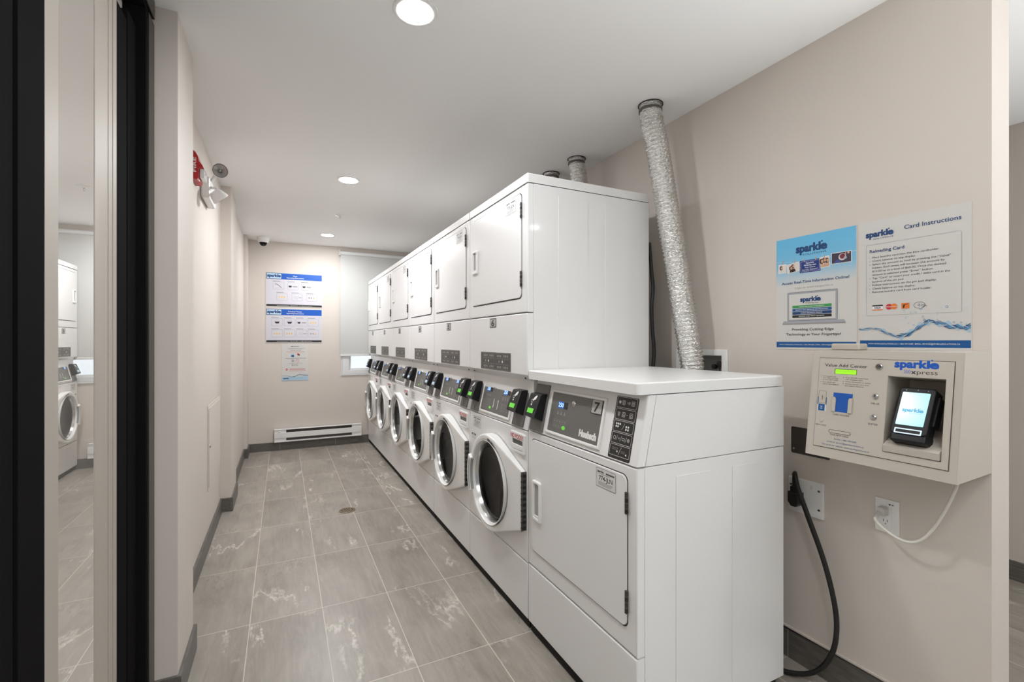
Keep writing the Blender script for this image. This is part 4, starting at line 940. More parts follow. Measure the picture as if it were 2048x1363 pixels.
# ------------------------------------------------------------------ signs on the back wall
FS = Frame((0, 0, 0), (1, 0, 0), (0, 0, 1))
def sign(label, x0, z0, w, h, title, rows):
    t = thing('instruction_sign', label, 'sign', (x0, BY, z0), 'blue-headed signs on the end wall')
    b = MB(); b.box(0, w, 0, h, 0.0008, 0.004, PAPER, 0.0005, F=FS); b.build('board', t)
    b = MB(); b.rect(FS, 0.008, w - 0.008, 0.03, h - 0.05, 0.0044, PAPERL); b.build('panel_print', t, smooth=False)
    b = MB(); b.rect(FS, 0.008, w - 0.008, h - 0.078, h - 0.008, 0.0047, BLUE2)
    for k, s_ in enumerate(title): b.text(FS, s_, w * 0.51, h - 0.041 - k * 0.022, 0.0125, 0.0051, INKW, w=(0.046, 0.182)[k] if len(title[0]) < 8 else (0.145, 0.182)[k], align='C', bold=0.02)
    b.build('header_band', t, smooth=False)
    b = MB(); b.rect(FS, 0.008, 0.162, h - 0.078, h - 0.008, 0.0049, NAVY); b.rect(FS, 0.014, 0.160, h - 0.072, h - 0.014, 0.0052, mat('pale_blue_print', (190, 215, 235), 0.4)); sparkle(b, FS, 0.018, h - 0.054, 0.137, 0.0056, NAVY, 0.034); b.build('logo', t, smooth=False)
    b = MB(); b.rect(FS, 0.008, w - 0.008, 0.007, 0.030, 0.0047, LABELB); b.text(FS, 'www.sparklesolutions.ca  1-866-769-0680  service@sparklesolutions.ca', w / 2, 0.0145, 0.007, 0.0051, INKW, w=w * 0.62, align='C'); b.build('footer_band', t, smooth=False)
    for (xs, zz, cw, ch, kinds) in rows:
        for x, kd in zip(xs, kinds):
            b = MB(); b.rrline(FS, x, x + cw, zz, zz + ch, 0.012, 0.002, 0.0048, INKG); b.rect(FS, x - 0.004, x + cw * 0.65, zz + ch + 0.006, zz + ch + 0.0095, 0.0048, INKD)
            cx, cz = x + cw / 2, zz + ch / 2
            if kd == 'tub': b.poly(FS, [(cx - 0.026, cz + 0.006), (cx + 0.026, cz + 0.006), (cx + 0.016, cz - 0.016), (cx - 0.016, cz - 0.016)], 0.0048, INKD); b.ring(FS, cx, cz + 0.002, 0.026, 0.002, 0.0050, INKG, 14, 0, PI)
            elif kd == 'arm':
                for k in range(5): b.line(FS, x + 0.018 + k * 0.014, cz + 0.02 - k * k * 0.0018, x + 0.033 + k * 0.014, cz + 0.02 - (k + 1) ** 2 * 0.0018, 0.005, 0.0048, INKD)
                b.rrline(FS, x + 0.03, x + cw - 0.012, cz - 0.035, cz - 0.022, 0.002, 0.001, 0.0048, INKG)
            elif kd == 'half': b.poly(FS, [(x + 0.01, cz + 0.006), (x + 0.046, cz + 0.006), (x + 0.040, cz - 0.014), (x + 0.016, cz - 0.014)], 0.0048, INKD); b.rect(FS, x + 0.056, x + cw - 0.012, cz - 0.01, cz + 0.003, 0.0048, INKG); b.rect(FS, x + 0.012, x + 0.05, zz + 0.008, cz - 0.024, 0.0048, PAPER)
            elif kd == 'key':
                b.rrline(FS, x + 0.028, x + 0.05, cz - 0.014, cz + 0.012, 0.006, 0.0018, 0.0048, INKG); b.line(FS, x + 0.056, cz - 0.025, x + 0.068, cz + 0.025, 0.0018, 0.0048, INKG); b.rect(FS, x + 0.074, x + cw - 0.01, cz - 0.006, cz + 0.001, 0.0048, INKG)
            else:
                col = YELLOW
                for k in range(3):
                    b.disc(FS, x + cw * (0.26 + 0.22 * k), cz, 0.008, 0.0048, col if (kd == 'gold' or k == 2) else INKG, 8); b.rect(FS, x + cw * (0.2 + 0.22 * k), x + cw * (0.32 + 0.22 * k), cz - 0.014, cz - 0.010, 0.0048, col if kd == 'gold' else INKG)
            b.build('pictogram', t, smooth=False)
    return t
sign('upper white and blue dryer instruction sign on the end wall', -0.173, 1.647, 0.602, 0.396, ('Dryer', 'Operating Instructions'),
     [((0.075, 0.225, 0.372), 0.200, 0.115, 0.086, ('arm', 'half', 'half')), ((0.113, 0.270, 0.426), 0.073, 0.112, 0.086, ('gold', 'key', 'dots'))])
sign('lower white and blue frontload washer instruction sign on the end wall', -0.173, 1.232, 0.600, 0.398, ('Frontload Washer', 'Operating Instructions'),
     [((0.060, 0.190, 0.318, 0.443), 0.195, 0.115, 0.088, ('tub', 'tub', 'half', 'gold')), ((0.060, 0.190, 0.318, 0.443), 0.066, 0.115, 0.088, ('gold', 'gold', 'key', 'dots'))])
t = thing('notice_sheet', 'small white important notice with water splash below the two blue signs', 'notice', (-0.008, BY, 0.793))
b = MB(); b.box(0, 0.280, 0, 0.432, 0.0008, 0.003, PAPER, F=FS); b.build('sheet', t, smooth=False)
b = MB(); b.text(FS, 'IMPORTANT', 0.140, 0.392, 0.010, 0.0034, INKD, w=0.085, align='C', bold=0.02)
for z, w_, m_ in ((0.373, 0.185, INKG), (0.360, 0.14, INKG), (0.348, 0.115, INKG), (0.333, 0.19, INKR), (0.258, 0.22, INKD), (0.199, 0.15, INKG), (0.136, 0.165, INKR), (0.127, 0.165, INKR), (0.111, 0.18, INKR)): b.rect(FS, 0.145 - w_ / 2 + (0.02 if m_ is INKR and z < 0.2 else 0), 0.145 + w_ / 2 + (0.02 if m_ is INKR and z < 0.2 else 0), z, z + 0.003, 0.0034, m_)
for k in range(3): b.rect(FS, 0.106, 0.112, 0.170 + k * 0.009, 0.176 + k * 0.009, 0.0034, INKD); b.rect(FS, 0.118, 0.170, 0.171 + k * 0.009, 0.174 + k * 0.009, 0.0034, INKG)
b.build('lettering', t, smooth=False)
b = MB(); b.rect(FS, 0.094, 0.132, 0.272, 0.315, 0.0034, WATERL); b.poly(FS, [(0.098, 0.296), (0.130, 0.296), (0.126, 0.276), (0.102, 0.276)], 0.0037, NAVY); b.build('pictogram', t, smooth=False)
b = MB(); b.disc(FS, 0.172, 0.305, 0.012, 0.0034, INKR, 10); b.disc(FS, 0.182, 0.298, 0.009, 0.0036, INKD, 10); b.build('pictogram', t, smooth=False)
b = MB(); b.ring(FS, 0.116, 0.230, 0.018, 0.002, 0.0034, NAVY); b.disc(FS, 0.116, 0.229, 0.007, 0.0034, INKD, 10); b.build('pictogram', t, smooth=False)
b = MB(); b.ring(FS, 0.165, 0.230, 0.018, 0.002, 0.0034, INKR); b.line(FS, 0.153, 0.242, 0.177, 0.218, 0.002, 0.0036, INKR); b.build('pictogram', t, smooth=False)
b = MB(); b.disc(FS, 0.052, 0.130, 0.012, 0.0034, INKR, 16); b.rect(FS, 0.043, 0.061, 0.128, 0.132, 0.0036, INKW); b.build('pictogram', t, smooth=False)
b = MB(); b.rect(FS, 0.001, 0.279, 0.001, 0.045, 0.0033, WATERL); water(b, FS, 0.279, 0.060, 0.014, 9, 0.0037); sparkle(b, FS, 0.018, 0.022, 0.055, 0.0037, NAVY, 0.013); b.build('water_print', t, smooth=False)

# ------------------------------------------------------------------ baseboard heater
t = thing('baseboard_heater', 'long white electric baseboard heater low on the end wall', 'heater', (-0.082, BY, 0.098))
FH = Frame((0, 0, 0), (1, 0, 0), (0, 0, 1)); hw, hh, hd = 0.95, 0.146, 0.062
b = MB(); b.box(0, hw, 0, hh, 0.001, 0.010, WPLAS, F=FH); b.box(0, hw, hh - 0.008, hh, 0.001, hd, WPLAS, 0.002, F=FH); b.box(0, hw, 0, 0.014, 0.001, hd, WPLAS, 0.002, F=FH)
b.box(0, 0.12, 0.014, hh - 0.008, 0.01, hd - 0.006, WPLAS, F=FH); b.box(hw - 0.11, hw, 0.014, hh - 0.008, 0.01, hd - 0.006, WPLAS, F=FH)
b.box(-0.003, 0.001, 0, hh, 0.001, hd, WPLAS, 0.001, F=FH); b.box(hw - 0.001, hw + 0.003, 0, hh, 0.001, hd, WPLAS, 0.001, F=FH); b.build('casing', t)
b = MB(); b.box(0.12, hw - 0.11, 0.014, hh - 0.008, 0.010, 0.035, LABELG, F=FH); b.build('element', t)
b = MB(); b.box(0.0, hw, 0.046, 0.108, hd - 0.005, hd, WPLAS, 0.002, F=FH); b.build('front_cover', t)
b = MB(); b.lathe([(0.0, 0.012), (0.008, 0.011), (0.010, 0.0)], CLEARP, FH.at(0.052, 0.116, hd - 0.006), 16); b.build('knob', t)

# ------------------------------------------------------------------ ceiling fittings
def downlight(label, x, y, power=1.0):
    LAMPM = mat('lamp_lens_%d' % int(power * 100), (255, 250, 242), 0.4, emit=LAMP * power, emit_rgb=(246, 248, 252))
    t = thing('recessed_downlight', label, 'ceiling light', (x, y, CZ), 'round recessed ceiling lights')
    D = Frame((0, 0, 0), (1, 0, 0), (0, -1, 0))      # n = -Z
    b = MB(); b.lathe([(0.077, 0.0004), (0.077, 0.003), (0.073, 0.0055), (0.062, 0.005), (0.0585, 0.0005)], WPLAS, D, 48); b.build('trim_ring', t)
    b = MB(); b.lathe([(0.0005, 0.0095), (0.018, 0.0092), (0.034, 0.0082), (0.047, 0.0068), (0.0585, 0.0042)], LAMPM, D, 48); b.build('lens', t)
downlight('round ceiling light nearest the viewer at the top of the picture', 0.411, 1.588, 0.7)
downlight('round ceiling light in the middle of the row', 0.418, 3.458, 1.15)
downlight('smallest looking round ceiling light, near the end wall', 0.433, 5.356, 0.98)
downlight('round ceiling light behind the viewer', 0.411, -0.28, 0.36)
downlight('round ceiling light beyond the end of the right wall', 2.25, -0.50, 0.4)
t = thing('fire_sprinkler', 'small white sprinkler head on the ceiling', 'sprinkler', (0.465, 4.463, CZ))
D = Frame((0, 0, 0), (1, 0, 0), (0, -1, 0))
b = MB(); b.lathe([(0.0, 0.012), (0.016, 0.011), (0.036, 0.005), (0.042, 0.0005)], WPLAS, D, 28); b.build('escutcheon', t)
b = MB(); b.tube([(0, 0, -0.008), (0, 0, -0.020)], 0.005, CHROME, 10); b.tube([(0.006, 0, -0.018), (0.0055, 0, -0.028), (0, 0, -0.034)], 0.0014, CHROME, 6); b.tube([(-0.006, 0, -0.018), (-0.0055, 0, -0.028), (0, 0, -0.034)], 0.0014, CHROME, 6); b.build('nozzle', t)
b = MB(); b.lathe([(0.0, 0.034), (0.008, 0.0345), (0.008, 0.036), (0.0, 0.036)], CHROME, D, 14); b.build('deflector', t)
t = thing('security_camera', 'small white dome camera on the ceiling near the far left corner', 'camera', (-0.19, 5.80, CZ))
b = MB(); b.lathe([(0.0, 0.058), (0.045, 0.056), (0.056, 0.044), (0.066, 0.006), (0.069, 0.0005)], WPLAS, D, 36); b.build('housing', t)
b = MB(); b.lathe([(0.0, 0.094), (0.014, 0.092), (0.028, 0.083), (0.037, 0.066), (0.040, 0.054)], GLASSB, D, 30); b.build('dome', t)
b = MB(); b.lathe([(0.0, 0.004), (0.008, 0.003), (0.010, 0.0)], STEEL, Frame((0.004, -0.027, -0.082), (1, 0, 0), (0, 0.6, 0.8)), 14); b.build('lens', t)

# ------------------------------------------------------------------ left wall devices
FL = Frame((0, 0, 0), (0, 1, 0), (0, 0, 1))           # n = +X
t = thing('fire_alarm', 'red fire alarm strobe high on the left wall', 'fire alarm', (-0.408, 2.80, 2.068))
GA = Frame((0, 0, 0), (1, 0, 0), (0, 0, 1))          # near side of the housing, n = -Y
b = MB(); b.prism([(0.0005, 0.0), (0.022, 0.0), (0.030, 0.012), (0.030, 0.055), (0.050, 0.062), (0.044, 0.076), (0.030, 0.092), (0.026, 0.118), (0.015, 0.138), (0.0005, 0.150)], -0.125, 0, REDP, GA, 0.003); b.build('housing', t)
b = MB(); b.box(0.0305, 0.054, 0.014, 0.060, -0.095, -0.012, CLEARP, 0.005, 3, F=GA); b.build('strobe_lens', t)
b = MB(); b.text(GA, 'FIRE', 0.0185, 0.036, 0.0125, 0.0006, INKW, w=0.074, rot=PI / 2, bold=0.02); b.build('lettering', t, smooth=False)
t = thing('emergency_light', 'white twin-head emergency light beside the red fire alarm', 'emergency light', (-0.408, 3.06, 2.02))
b = MB(); b.box(0, 0.27, 0.03, 0.15, 0.001, 0.045, WPLAS, 0.012, 3, F=FL); b.build('body', t)
def lamp_head(neck, base, ctr, direction, r):
    """a swivel head at ctr looking along direction"""
    b = MB(); b.tube(spline([base, neck, Vector(ctr) - Vector(direction).normalized() * 0.03], 6), 0.009, WPLAS, 10); b.build('swivel_arm', t)
    d = Vector(direction).normalized(); u = d.cross(Vector((0, 0, 1))).normalized(); v = d.cross(u) * -1
    F = Frame(ctr, u, u.cross(d) * -1); 
    if F.n.dot(d) < 0: F = Frame(ctr, -F.u, F.v)
    b = MB(); b.lathe([(0.0, -0.052), (r * 0.55, -0.050), (r * 0.8, -0.035), (r, -0.004), (r, 0.003), (r * 0.93, 0.004)], WPLAS, F, 28); h = b.build('lamp_head', t)
    b = MB(); b.lathe([(r * 0.95, 0.0035), (r * 0.88, 0.005), (r * 0.86, 0.001)], STEEL, F, 28); b.lathe([(r * 0.87, 0.001), (r * 0.4, -0.010), (0.006, -0.016), (0.004, -0.004), (0.0, -0.003)], mat('reflector', (170, 170, 168), 0.3, metal=0.6), F, 28); b.build('reflector', h)
lamp_head((0.075, 0.01, 0.165), (0.05, 0.05, 0.14), (0.096, -0.01, 0.184), (0.16, -0.93, -0.16), 0.040)
lamp_head((0.075, 0.01, 0.085), (0.05, 0.05, 0.10), (0.098, 0.0, 0.028), (0.62, 0.30, -0.72), 0.044)
t = thing('access_panel', 'white metal access panel low on the left wall', 'access panel', (-0.408, 3.344, 0.34))
b = MB(); b.box(0, 0.60, 0, 0.52, 0.0008, 0.004, WALL, 0.001, F=FL); b.build('frame', t)
b = MB(); b.box(0.018, 0.582, 0.018, 0.502, 0.0042, 0.0075, WALL, 0.001, F=FL); b.build('door', t)
b = MB(); b.lathe([(0.0, 0.006), (0.010, 0.005), (0.012, 0.0)], CHROME, FL.at(0.038, 0.27, 0.0075), 16); b.build('latch', t)

# floor drain
t = thing('floor_drain', 'round brass floor drain in the tile aisle', 'drain', (0.430, 3.630, 0))
b = MB(); b.lathe([(0.058, 0.0002), (0.057, 0.003), (0.050, 0.0035), (0.048, 0.001)], mat('aged_brass', (150, 136, 112), 0.35, metal=1.0), ID, 40); b.build('rim', t)
b = MB(); b.prism(circ(0, 0, 0.049, 32), 0.0003, 0.0008, DARK); 
BR = mat('aged_brass', (150, 136, 112), 0.35, metal=1.0)
b.prism(circ(0, 0, 0.048, 32), 0.001, 0.0028, BR, holes=[circ(x, y, 0.0065, 8) for x, y in [(0.0, 0.0)] + [(0.019 * math.cos(k * PI / 3), 0.019 * math.sin(k * PI / 3)) for k in range(6)] + [(0.037 * math.cos(k * PI / 6), 0.037 * math.sin(k * PI / 6)) for k in range(12)]]); b.build('grate', t, smooth=False)

# ------------------------------------------------------------------ card machine on the right wall
KY0, KY1 = 0.583, 0.982
t = thing('card_value_machine', 'beige wall-mounted card value machine with a lit terminal in its niche', 'payment machine', (WX, KY1, 0.872))
ox = lambda X: X - WX
zt, zb_ = 1.222 - 0.872, 0.0; Xt, Xb = ox(1.651), ox(1.603); KW = KY1 - KY0
SLK = math.hypot(Xt - Xb, zt)
FK = Frame((Xb, 0, 0), (0, -1, 0), (Xt - Xb, 0, zt))  # a right, b up the slanted front
nb0, nb1 = SLK - 0.302, SLK - 0.073; na0, na1 = KY1 - 0.757, KY1 - 0.617
b = MB()
b.prism([(0.0015, 0), (KW - 0.0015, 0), (KW - 0.0015, SLK), (0.0015, SLK)], -0.002, 0, BEIGE, FK, holes=[[(na0, nb0), (na1, nb0), (na1, nb1), (na0, nb1)]])
G = Frame((0, 0, 0), (1, 0, 0), (0, 0, 1))
side = [(Xb, 0), (-0.001, 0.006), (-0.001, zt + 0.003), (Xt, zt)]
b.prism(side, 0.0, 0.002, BEIGE, G)
b.prism(side, KW - 0.002, KW, BEIGE, G)
b.add([(Xb, 0, 0), (-0.001, 0, 0.006), (-0.001, -KW, 0.006), (Xb, -KW, 0)], [(0, 1, 2, 3)], BEIGE)
b.add([(Xt, 0, zt), (-0.001, 0, zt + 0.003), (-0.001, -KW, zt + 0.003), (Xt, -KW, zt)], [(3, 2, 1, 0)], BEIGE)
b.build('housing', t, sharp=15)
pa0, pa1, pb0, pb1 = KY1 - 0.958, KY1 - 0.6015, SLK - 0.322, SLK - 0.0245
b = MB(); seam = mat('dark_seam', (74, 64, 54), 0.7)
b.prism([(pa0, pb0), (pa1, pb0), (pa1, pb1), (pa0, pb1)], 0.0004, 0.0010, seam, FK, holes=[[(na0, nb0), (na1, nb0), (na1, nb1), (na0, nb1)]]); b.build('panel_seam', t, smooth=False)
b = MB(); ho = (KY1 - 0.905, KY1 - 0.848, SLK - 0.202, SLK - 0.139)   # card holder
b.prism([(pa0 + 0.0016, pb0 + 0.0016), (pa1 - 0.0016, pb0 + 0.0016), (pa1 - 0.0016, pb1 - 0.0016), (pa0 + 0.0016, pb1 - 0.0016)], 0.0011, 0.0035, BEIGE, FK, 0.0006,
        holes=[[(na0, nb0), (na1, nb0), (na1, nb1), (na0, nb1)]]); fp = b.build('front_panel', t)
c0 = 0.0036
# niche
b = MB(); nd_ = 0.125
for q in (((na0 - 0.001, na0 + 0.0015), (nb0, nb1)), ((na1 - 0.0015, na1 + 0.001), (nb0, nb1)), ((na0, na1), (nb0 - 0.001, nb0 + 0.0015)), ((na0, na1), (nb1 - 0.0015, nb1 + 0.001))):
    b.box(q[0][0], q[0][1], q[1][0], q[1][1], -nd_, 0.003, BEIGE, F=FK)
b.box(na0, na1, nb0, nb1, -nd_ - 0.002, -nd_, BEIGE, F=FK); b.build('niche', t)
b = MB(); G2 = Frame((0, -(na0 + 0.004), 0), (1, 0, 0), (0, 0, 1))
b.prism([(ox(1.6035), 0.055), (ox(1.602), 0.074), (ox(1.625), 0.086), (ox(1.715), 0.118), (ox(1.715), 0.055)], 0.0, na1 - na0 - 0.008, BEIGE, G2, 0.0); b.build('terminal_shelf', t)
# payment terminal
tv = Vector((0.062, 0, 0.125)); o = Vector((ox(1.600), 0.690 - KY1, 0.990 - 0.872)) 
FT = Frame(o, (0, -1, 0), tv)
b = MB()
b.prism(rr(-0.045, 0.042, -0.002, 0.142, 0.008), -0.040, 0.0, BLACKP, FT, 0.004, seg=3)
b.box(-0.044, 0.041, -0.024, 0.010, -0.052, -0.004, BLACKP, 0.006, 3, F=FT); b.box(0.036, 0.047, 0.035, 0.125, -0.050, -0.018, BLACKP, 0.003, 2, F=FT); tm = b.build('payment_terminal', t)
b = MB(); b.prism(rr(-0.035, 0.031, 0.024, 0.126, 0.002), 0.0006, 0.0012, SCREEN, FT); b.build('screen', tm, smooth=False)
b = MB(); sparkle(b, FT, -0.026, 0.066, 0.050, 0.0016, CYAN, 0.011); b.text(FT, 'SOLUTIONS', -0.008, 0.060, 0.003, 0.0016, CYAN, w=0.030); b.build('screen_logo', tm, smooth=False)
b = MB(); b.rrline(FT, -0.034, 0.031, -0.002, 0.014, 0.002, 0.0035, 0.0012, mat('card_slot_glow', (200, 215, 225), 0.3, emit=0.35, emit_rgb=(170, 200, 225))); b.build('card_slot', tm, smooth=False)
for x, z in ((-0.028, 0.133), (0.0, 0.134), (0.024, 0.133)):
    b = MB(); b.disc(FT, x, z, 0.0012, 0.0008, GPLAS, 8); b.build('sensor', tm, smooth=False)
# writing and controls
fa = lambda y: KY1 - y
fs = lambda s_: SLK - s_
b = MB(); b.text(FK, 'Value Add Center', fa(0.939), fs(0.054), 0.0105, c0, INKD, w=0.127, bold=0.012); b.build('title_lettering', fp, smooth=False)
b = MB(); b.prism(rr(fa(0.9065), fa(0.841), fs(0.0775), fs(0.0605), 0.001), c0, c0 + 0.0004, INKD, FK); b.rect(FK, fa(0.9045), fa(0.842), fs(0.077), fs(0.062), c0 + 0.0008, LIME)
b.text(FK, 'PLACE CARD BELOW', fa(0.900), fs(0.0695), 0.0035, c0 + 0.0011, mat('lcd_text', (90, 190, 20), 0.4, emit=0.3), w=0.052); b.build('lcd_display', fp, smooth=False)
b = MB()
for k, (s_, x, z, w_) in enumerate([('1.  Insert laundry card', 0.949, 0.0885, 0.047), ('into CARD HOLDER', 0.942, 0.0945, 0.048), ('or press NEW CARD', 0.942, 0.1005, 0.048), ('2.  Press VALUE until', 0.949, 0.1085, 0.045), ('desired value displayed.', 0.942, 0.1145, 0.052),
     ('3.  Press ENTER to proceed', 0.880, 0.0895, 0.072), ('with displayed value.', 0.873, 0.0955, 0.052), ('4.  Follow instructions on display.', 0.880, 0.1025, 0.081), ('5.  Remove laundry card when', 0.880, 0.1095, 0.076), ('new balance displayed.', 0.873, 0.1155, 0.056)]):
    b.text(FK, s_, fa(x), fs(z), 0.0038, c0, INKD, w=w_, bold=0.006)
b.build('instruction_lettering', fp, smooth=False)
b = MB(); K = FK.at(fa(0.780), fs(0.048), c0); b.lathe([(0.0, 0.005), (0.0075, 0.005), (0.0095, 0.003), (0.0105, 0.0)], CHROME, K, 24); b.rect(K, 0.0, 0.008, -0.0012, 0.0012, 0.0054, INKD); b.build('key_lock', fp)
b = MB(); sparkle(b, FK, fa(0.740), fs(0.0465), 0.104, c0, BLUE2, 0.0225)
for k in range(4): X = fa(0.7165) + k * 0.0042; b.line(FK, X, fs(0.0535), X + 0.004, fs(0.059), 0.0012, c0, BLUE2); b.line(FK, X + 0.004, fs(0.059), X, fs(0.0645), 0.0012, c0, BLUE2)
b.text(FK, 'xpress', fa(0.6985), fs(0.0645), 0.0125, c0, INKD, w=0.061); b.text(FK, 'x', fa(0.6985), fs(0.0645), 0.0125, c0 + 0.0001, INKD, w=0.010, bold=0.03); b.build('logo', fp, smooth=False)
# card picture
b = MB(); b.rrline(FK, fa(0.951), fa(0.927), fs(0.178), fs(0.137), 0.002, 0.0007, c0 + 0.0004, INKD); b.rect(FK, fa(0.9535), fa(0.951), fs(0.183), fs(0.158), c0, BLUE); b.rect(FK, fa(0.927), fa(0.9245), fs(0.183), fs(0.158), c0, BLUE)
b.text(FK, 'CARD', fa(0.937), fs(0.167), 0.0045, c0, INKD, w=0.016, rot=PI / 2, bold=0.02); b.rect(FK, fa(0.952), fa(0.926), fs(0.203), fs(0.181), c0, INKW); b.rect(FK, fa(0.950), fa(0.929), fs(0.203), fs(0.181), c0 + 0.0003, BLUE)
for dz in (0.0, 0.006):
    b.line(FK, fa(0.9425), fs(0.187 + dz), fa(0.9395), fs(0.191 + dz), 0.0012, c0 + 0.0006, INKW); b.line(FK, fa(0.9395), fs(0.191 + dz), fa(0.9365), fs(0.187 + dz), 0.0012, c0 + 0.0006, INKW)
b.build('card_diagram', fp, smooth=False)
# card holder
b = MB(); a0, a1, s0, s1 = fa(0.905), fa(0.847), fs(0.201), fs(0.139)
b.rect(FK, a0, a1, s0, s1, c0 + 0.0002, CARDB)
b.prism([(a0 - 0.001, s0), (a0 + 0.0095, s0), (a0 + 0.0095, s1 - 0.020), (a0 + 0.0065, s1 - 0.0145), (a0 - 0.001, s1 - 0.0135)], c0 + 0.0004, c0 + 0.005, BEIGE, FK, 0.0012)
b.prism([(a1 + 0.001, s0), (a1 - 0.0105, s0), (a1 - 0.0105, s1 - 0.020), (a1 - 0.0075, s1 - 0.0145), (a1 + 0.001, s1 - 0.0135)], c0 + 0.0004, c0 + 0.005, BEIGE, FK, 0.0012); b.build('card_holder', fp)
b = MB(); b.text(FK, 'CARD HOLDER', fa(0.903), fs(0.2125), 0.0055, c0, INKD, w=0.050, bold=0.008); b.text(FK, 'NEW CARD', fa(0.954), fs(0.2525), 0.0048, c0, INKD, w=0.034, bold=0.008)
b.text(FK, 'VALUE', fa(0.7845), fs(0.164), 0.0055, c0, INKD, w=0.0235, align='C', bold=0.008); b.text(FK, 'ENTER', fa(0.7855), fs(0.2275), 0.0055, c0, INKD, w=0.026, align='C', bold=0.008)
b.text(FK, 'TAKE NEW CARD', fa(0.907), fs(0.2785), 0.0055, c0, INKD, w=0.056, bold=0.008); b.build('button_lettering', fp, smooth=False)
for y, s_ in ((0.7845, 0.1395), (0.7855, 0.2035)):
    b = MB(); b.lathe([(0.0, 0.005), (0.006, 0.0045), (0.0085, 0.002), (0.009, 0.0)], CHROME, FK.at(fa(y), fs(s_), c0), 24); b.build('button', fp)
b = MB(); b.lathe([(0.0, 0.0015), (0.006, 0.0014), (0.0075, 0.0)], BEIGE, FK.at(fa(0.936), fs(0.2335), c0), 24); b.build('button', fp)
b = MB(); b.rrline(FK, fa(0.911), fa(0.845), fs(0.271), fs(0.2605), 0.005, 0.0012, c0 + 0.0004, INKD); b.rrline(FK, fa(0.909), fa(0.847), fs(0.269), fs(0.2625), 0.003, 0.0006, c0 + 0.0003, INKW); b.build('new_card_slot', fp, smooth=False)
b = MB()
for s_, z, w_ in (('Service: 1-866-769-0680', 0.291, 0.066), ('e-mail at: service@sparklesolutions.ca', 0.302, 0.108), ('Visit us at our website: www.sparklesolutions.ca', 0.313, 0.140)):
    b.text(FK, s_, fa(0.860), fs(z), 0.0052, c0, mat('slate_blue_ink', (44, 70, 120), 0.5), w=w_, align='C', bold=0.01)
b.build('contact_lettering', fp, smooth=False)
b = MB(); b.box(ox(1.690), ox(1.745), -(KY1 - 0.862), -(KY1 - 0.948), zt + 0.0015, zt + 0.0235, BEIGE, 0.005, 3); b.build('lock_cover', t)

# ------------------------------------------------------------------ plates, outlets and cords
t = thing('blank_wall_plate', 'dark brushed metal blank plate partly hidden behind the card machine', 'wall plate', (WX, 1.164, 0.814))
b = MB(); b.prism(rr(0, 0.145, 0, 0.103, 0.006), 0.0005, 0.003, mat('brushed_plate', (104, 101, 97), 0.35, metal=0.85), FP, 0.001); b.build('plate', t)
b = MB(); b.lathe([(0.0, 0.003), (0.004, 0.0025), (0.005, 0.0)], CHROME, FP.at(0.012, 0.018, 0.003), 12); b.build('screw', t)
t = thing('range_outlet_plate', 'wide white outlet plate with a large black plug in it', 'outlet', (WX, 1.174, 0.585))
b = MB(); b.prism(rr(0, 0.134, 0, 0.134, 0.004), 0.0005, 0.007, WPLAS, FP, 0.003); b.build('plate', t)
for x, z in ((0.012, 0.104), (0.012, 0.033), (0.119, 0.104), (0.119, 0.033)):
    b = MB(); b.lathe([(0.0, 0.002), (0.0035, 0.0016), (0.0042, 0.0)], STEEL, FP.at(x, z, 0.007), 12); b.prism(rr(-0.006, 0.006, -0.003, 0.003, 0.0028), 0.0002, 0.0005, GPLAS, FP.at(x, z, 0.007)); b.build('screw', t)
b = MB(); b.rrline(FP, 0.088, 0.094, 0.105, 0.118, 0.001, 0.0008, 0.0073, INKG); b.build('slot', t, smooth=False)
t = thing('dryer_power_cord', 'thick black cord looping from its wall plug down to the floor', 'cord', (0, 0, 0))
PX = WX - 0.0075; py, pz_ = 1.134, 0.640
b = MB(); G = Frame((PX, py, pz_), (0, -1, 0), (0, 0, 1))
b.prism([(-0.020, 0.028), (0.022, 0.028), (0.022, -0.012), (0.010, -0.026), (-0.008, -0.026), (-0.020, -0.010)], 0.0, 0.036, BLACKR, G, 0.005, seg=3)
b.box(-0.012, 0.014, 0.024, 0.052, 0.006, 0.034, BLACKR, 0.005, 3, F=G); b.build('plug', t)
path = spline([(PX - 0.020, 1.134, 0.690), (PX - 0.022, 1.133, 0.724), (PX - 0.030, 1.128, 0.742), (PX - 0.044, 1.117, 0.735), (PX - 0.050, 1.101, 0.69), (1.760, 1.070, 0.603), (1.760, 1.007, 0.443), (1.760, 0.972, 0.299), (1.755, 0.968, 0.20), (1.748, 0.985, 0.125), (1.738, 1.02, 0.062), (1.72, 1.065, 0.026), (1.695, 1.12, 0.0105), (1.672, 1.20, 0.0095), (1.668, 1.32, 0.009), (1.672, 1.42, 0.009)], 10)
b = MB(); b.tube(path, 0.0085, BLACKR, 14); b.tube([p + Vector((-0.002, -0.0035, 0.0065)) * 0.6 for p in path], 0.007, BLACKR, 10); b.build('cable', t)
t = thing('duplex_outlet', 'small white wall outlet below the card machine', 'outlet', (WX, 0.872, 0.615))
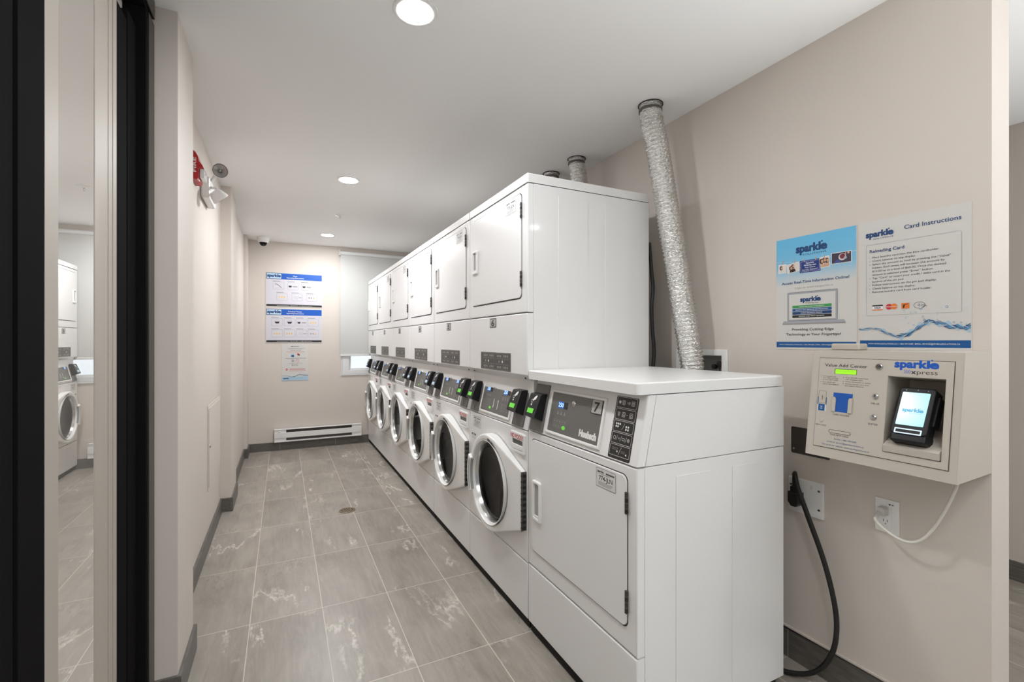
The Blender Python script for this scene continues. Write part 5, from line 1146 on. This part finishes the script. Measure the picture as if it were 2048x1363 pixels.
b = MB(); b.prism(rr(0, 0.069, 0, 0.111, 0.002), 0.0005, 0.005, WPLAS, FP, 0.002); b.build('plate', t)
b = MB(); b.prism(rr(0.0145, 0.0485, 0.020, 0.088, 0.001), 0.0052, 0.0066, WPLAS, FP, 0.0006)
for x, z in ((0.026, 0.040), (0.037, 0.040)): b.rect(FP, x - 0.0009, x + 0.0009, z - 0.004, z + 0.004, 0.0069, INKD)
b.disc(FP, 0.0315, 0.030, 0.0024, 0.0069, INKG, 10); b.build('receptacle', t)
b = MB(); b.rect(FP, 0.040, 0.046, 0.094, 0.098, 0.0053, INKD); b.rect(FP, 0.049, 0.054, 0.094, 0.0975, 0.0053, INKD); b.build('marking', t, smooth=False)
for z in (0.009, 0.102):
    b = MB(); b.lathe([(0.0, 0.0015), (0.002, 0.001), (0.0025, 0.0)], WPLAS, FP.at(0.0345, z, 0.005), 10); b.build('screw', t)
t = thing('white_power_cord', 'white cord hanging from under the card machine to the small outlet', 'cord', (0, 0, 0))
G = Frame((WX - 0.0072, 0.845, 0.688), (0, -1, 0), (0, 0, 1))
b = MB(); b.prism([(-0.012, -0.012), (0.013, -0.012), (0.014, 0.010), (0.006, 0.016), (-0.008, 0.013)], 0.0, 0.026, mat('grey_white_plug', (205, 202, 196), 0.35), G, 0.004, seg=3)
b.tube([(WX - 0.028, 0.846, 0.684), (WX - 0.044, 0.848, 0.676), (WX - 0.052, 0.848, 0.670)], 0.0065, mat('grey_white_plug', (205, 202, 196), 0.35), 10); b.build('plug', t)
b = MB(); b.tube(spline([(WX - 0.044, 0.848, 0.676), (WX - 0.056, 0.845, 0.662), (1.755, 0.815, 0.640), (1.752, 0.785, 0.629), (1.752, 0.758, 0.626), (1.752, 0.733, 0.636), (1.752, 0.712, 0.657), (1.752, 0.690, 0.695), (1.752, 0.668, 0.745), (1.752, 0.648, 0.80), (1.752, 0.637, 0.84), (1.752, 0.634, 0.8735)], 8), 0.0045, CARDW, 10); b.build('cable', t)
for m_ in list(TXT.values()): bpy.data.meshes.remove(m_)
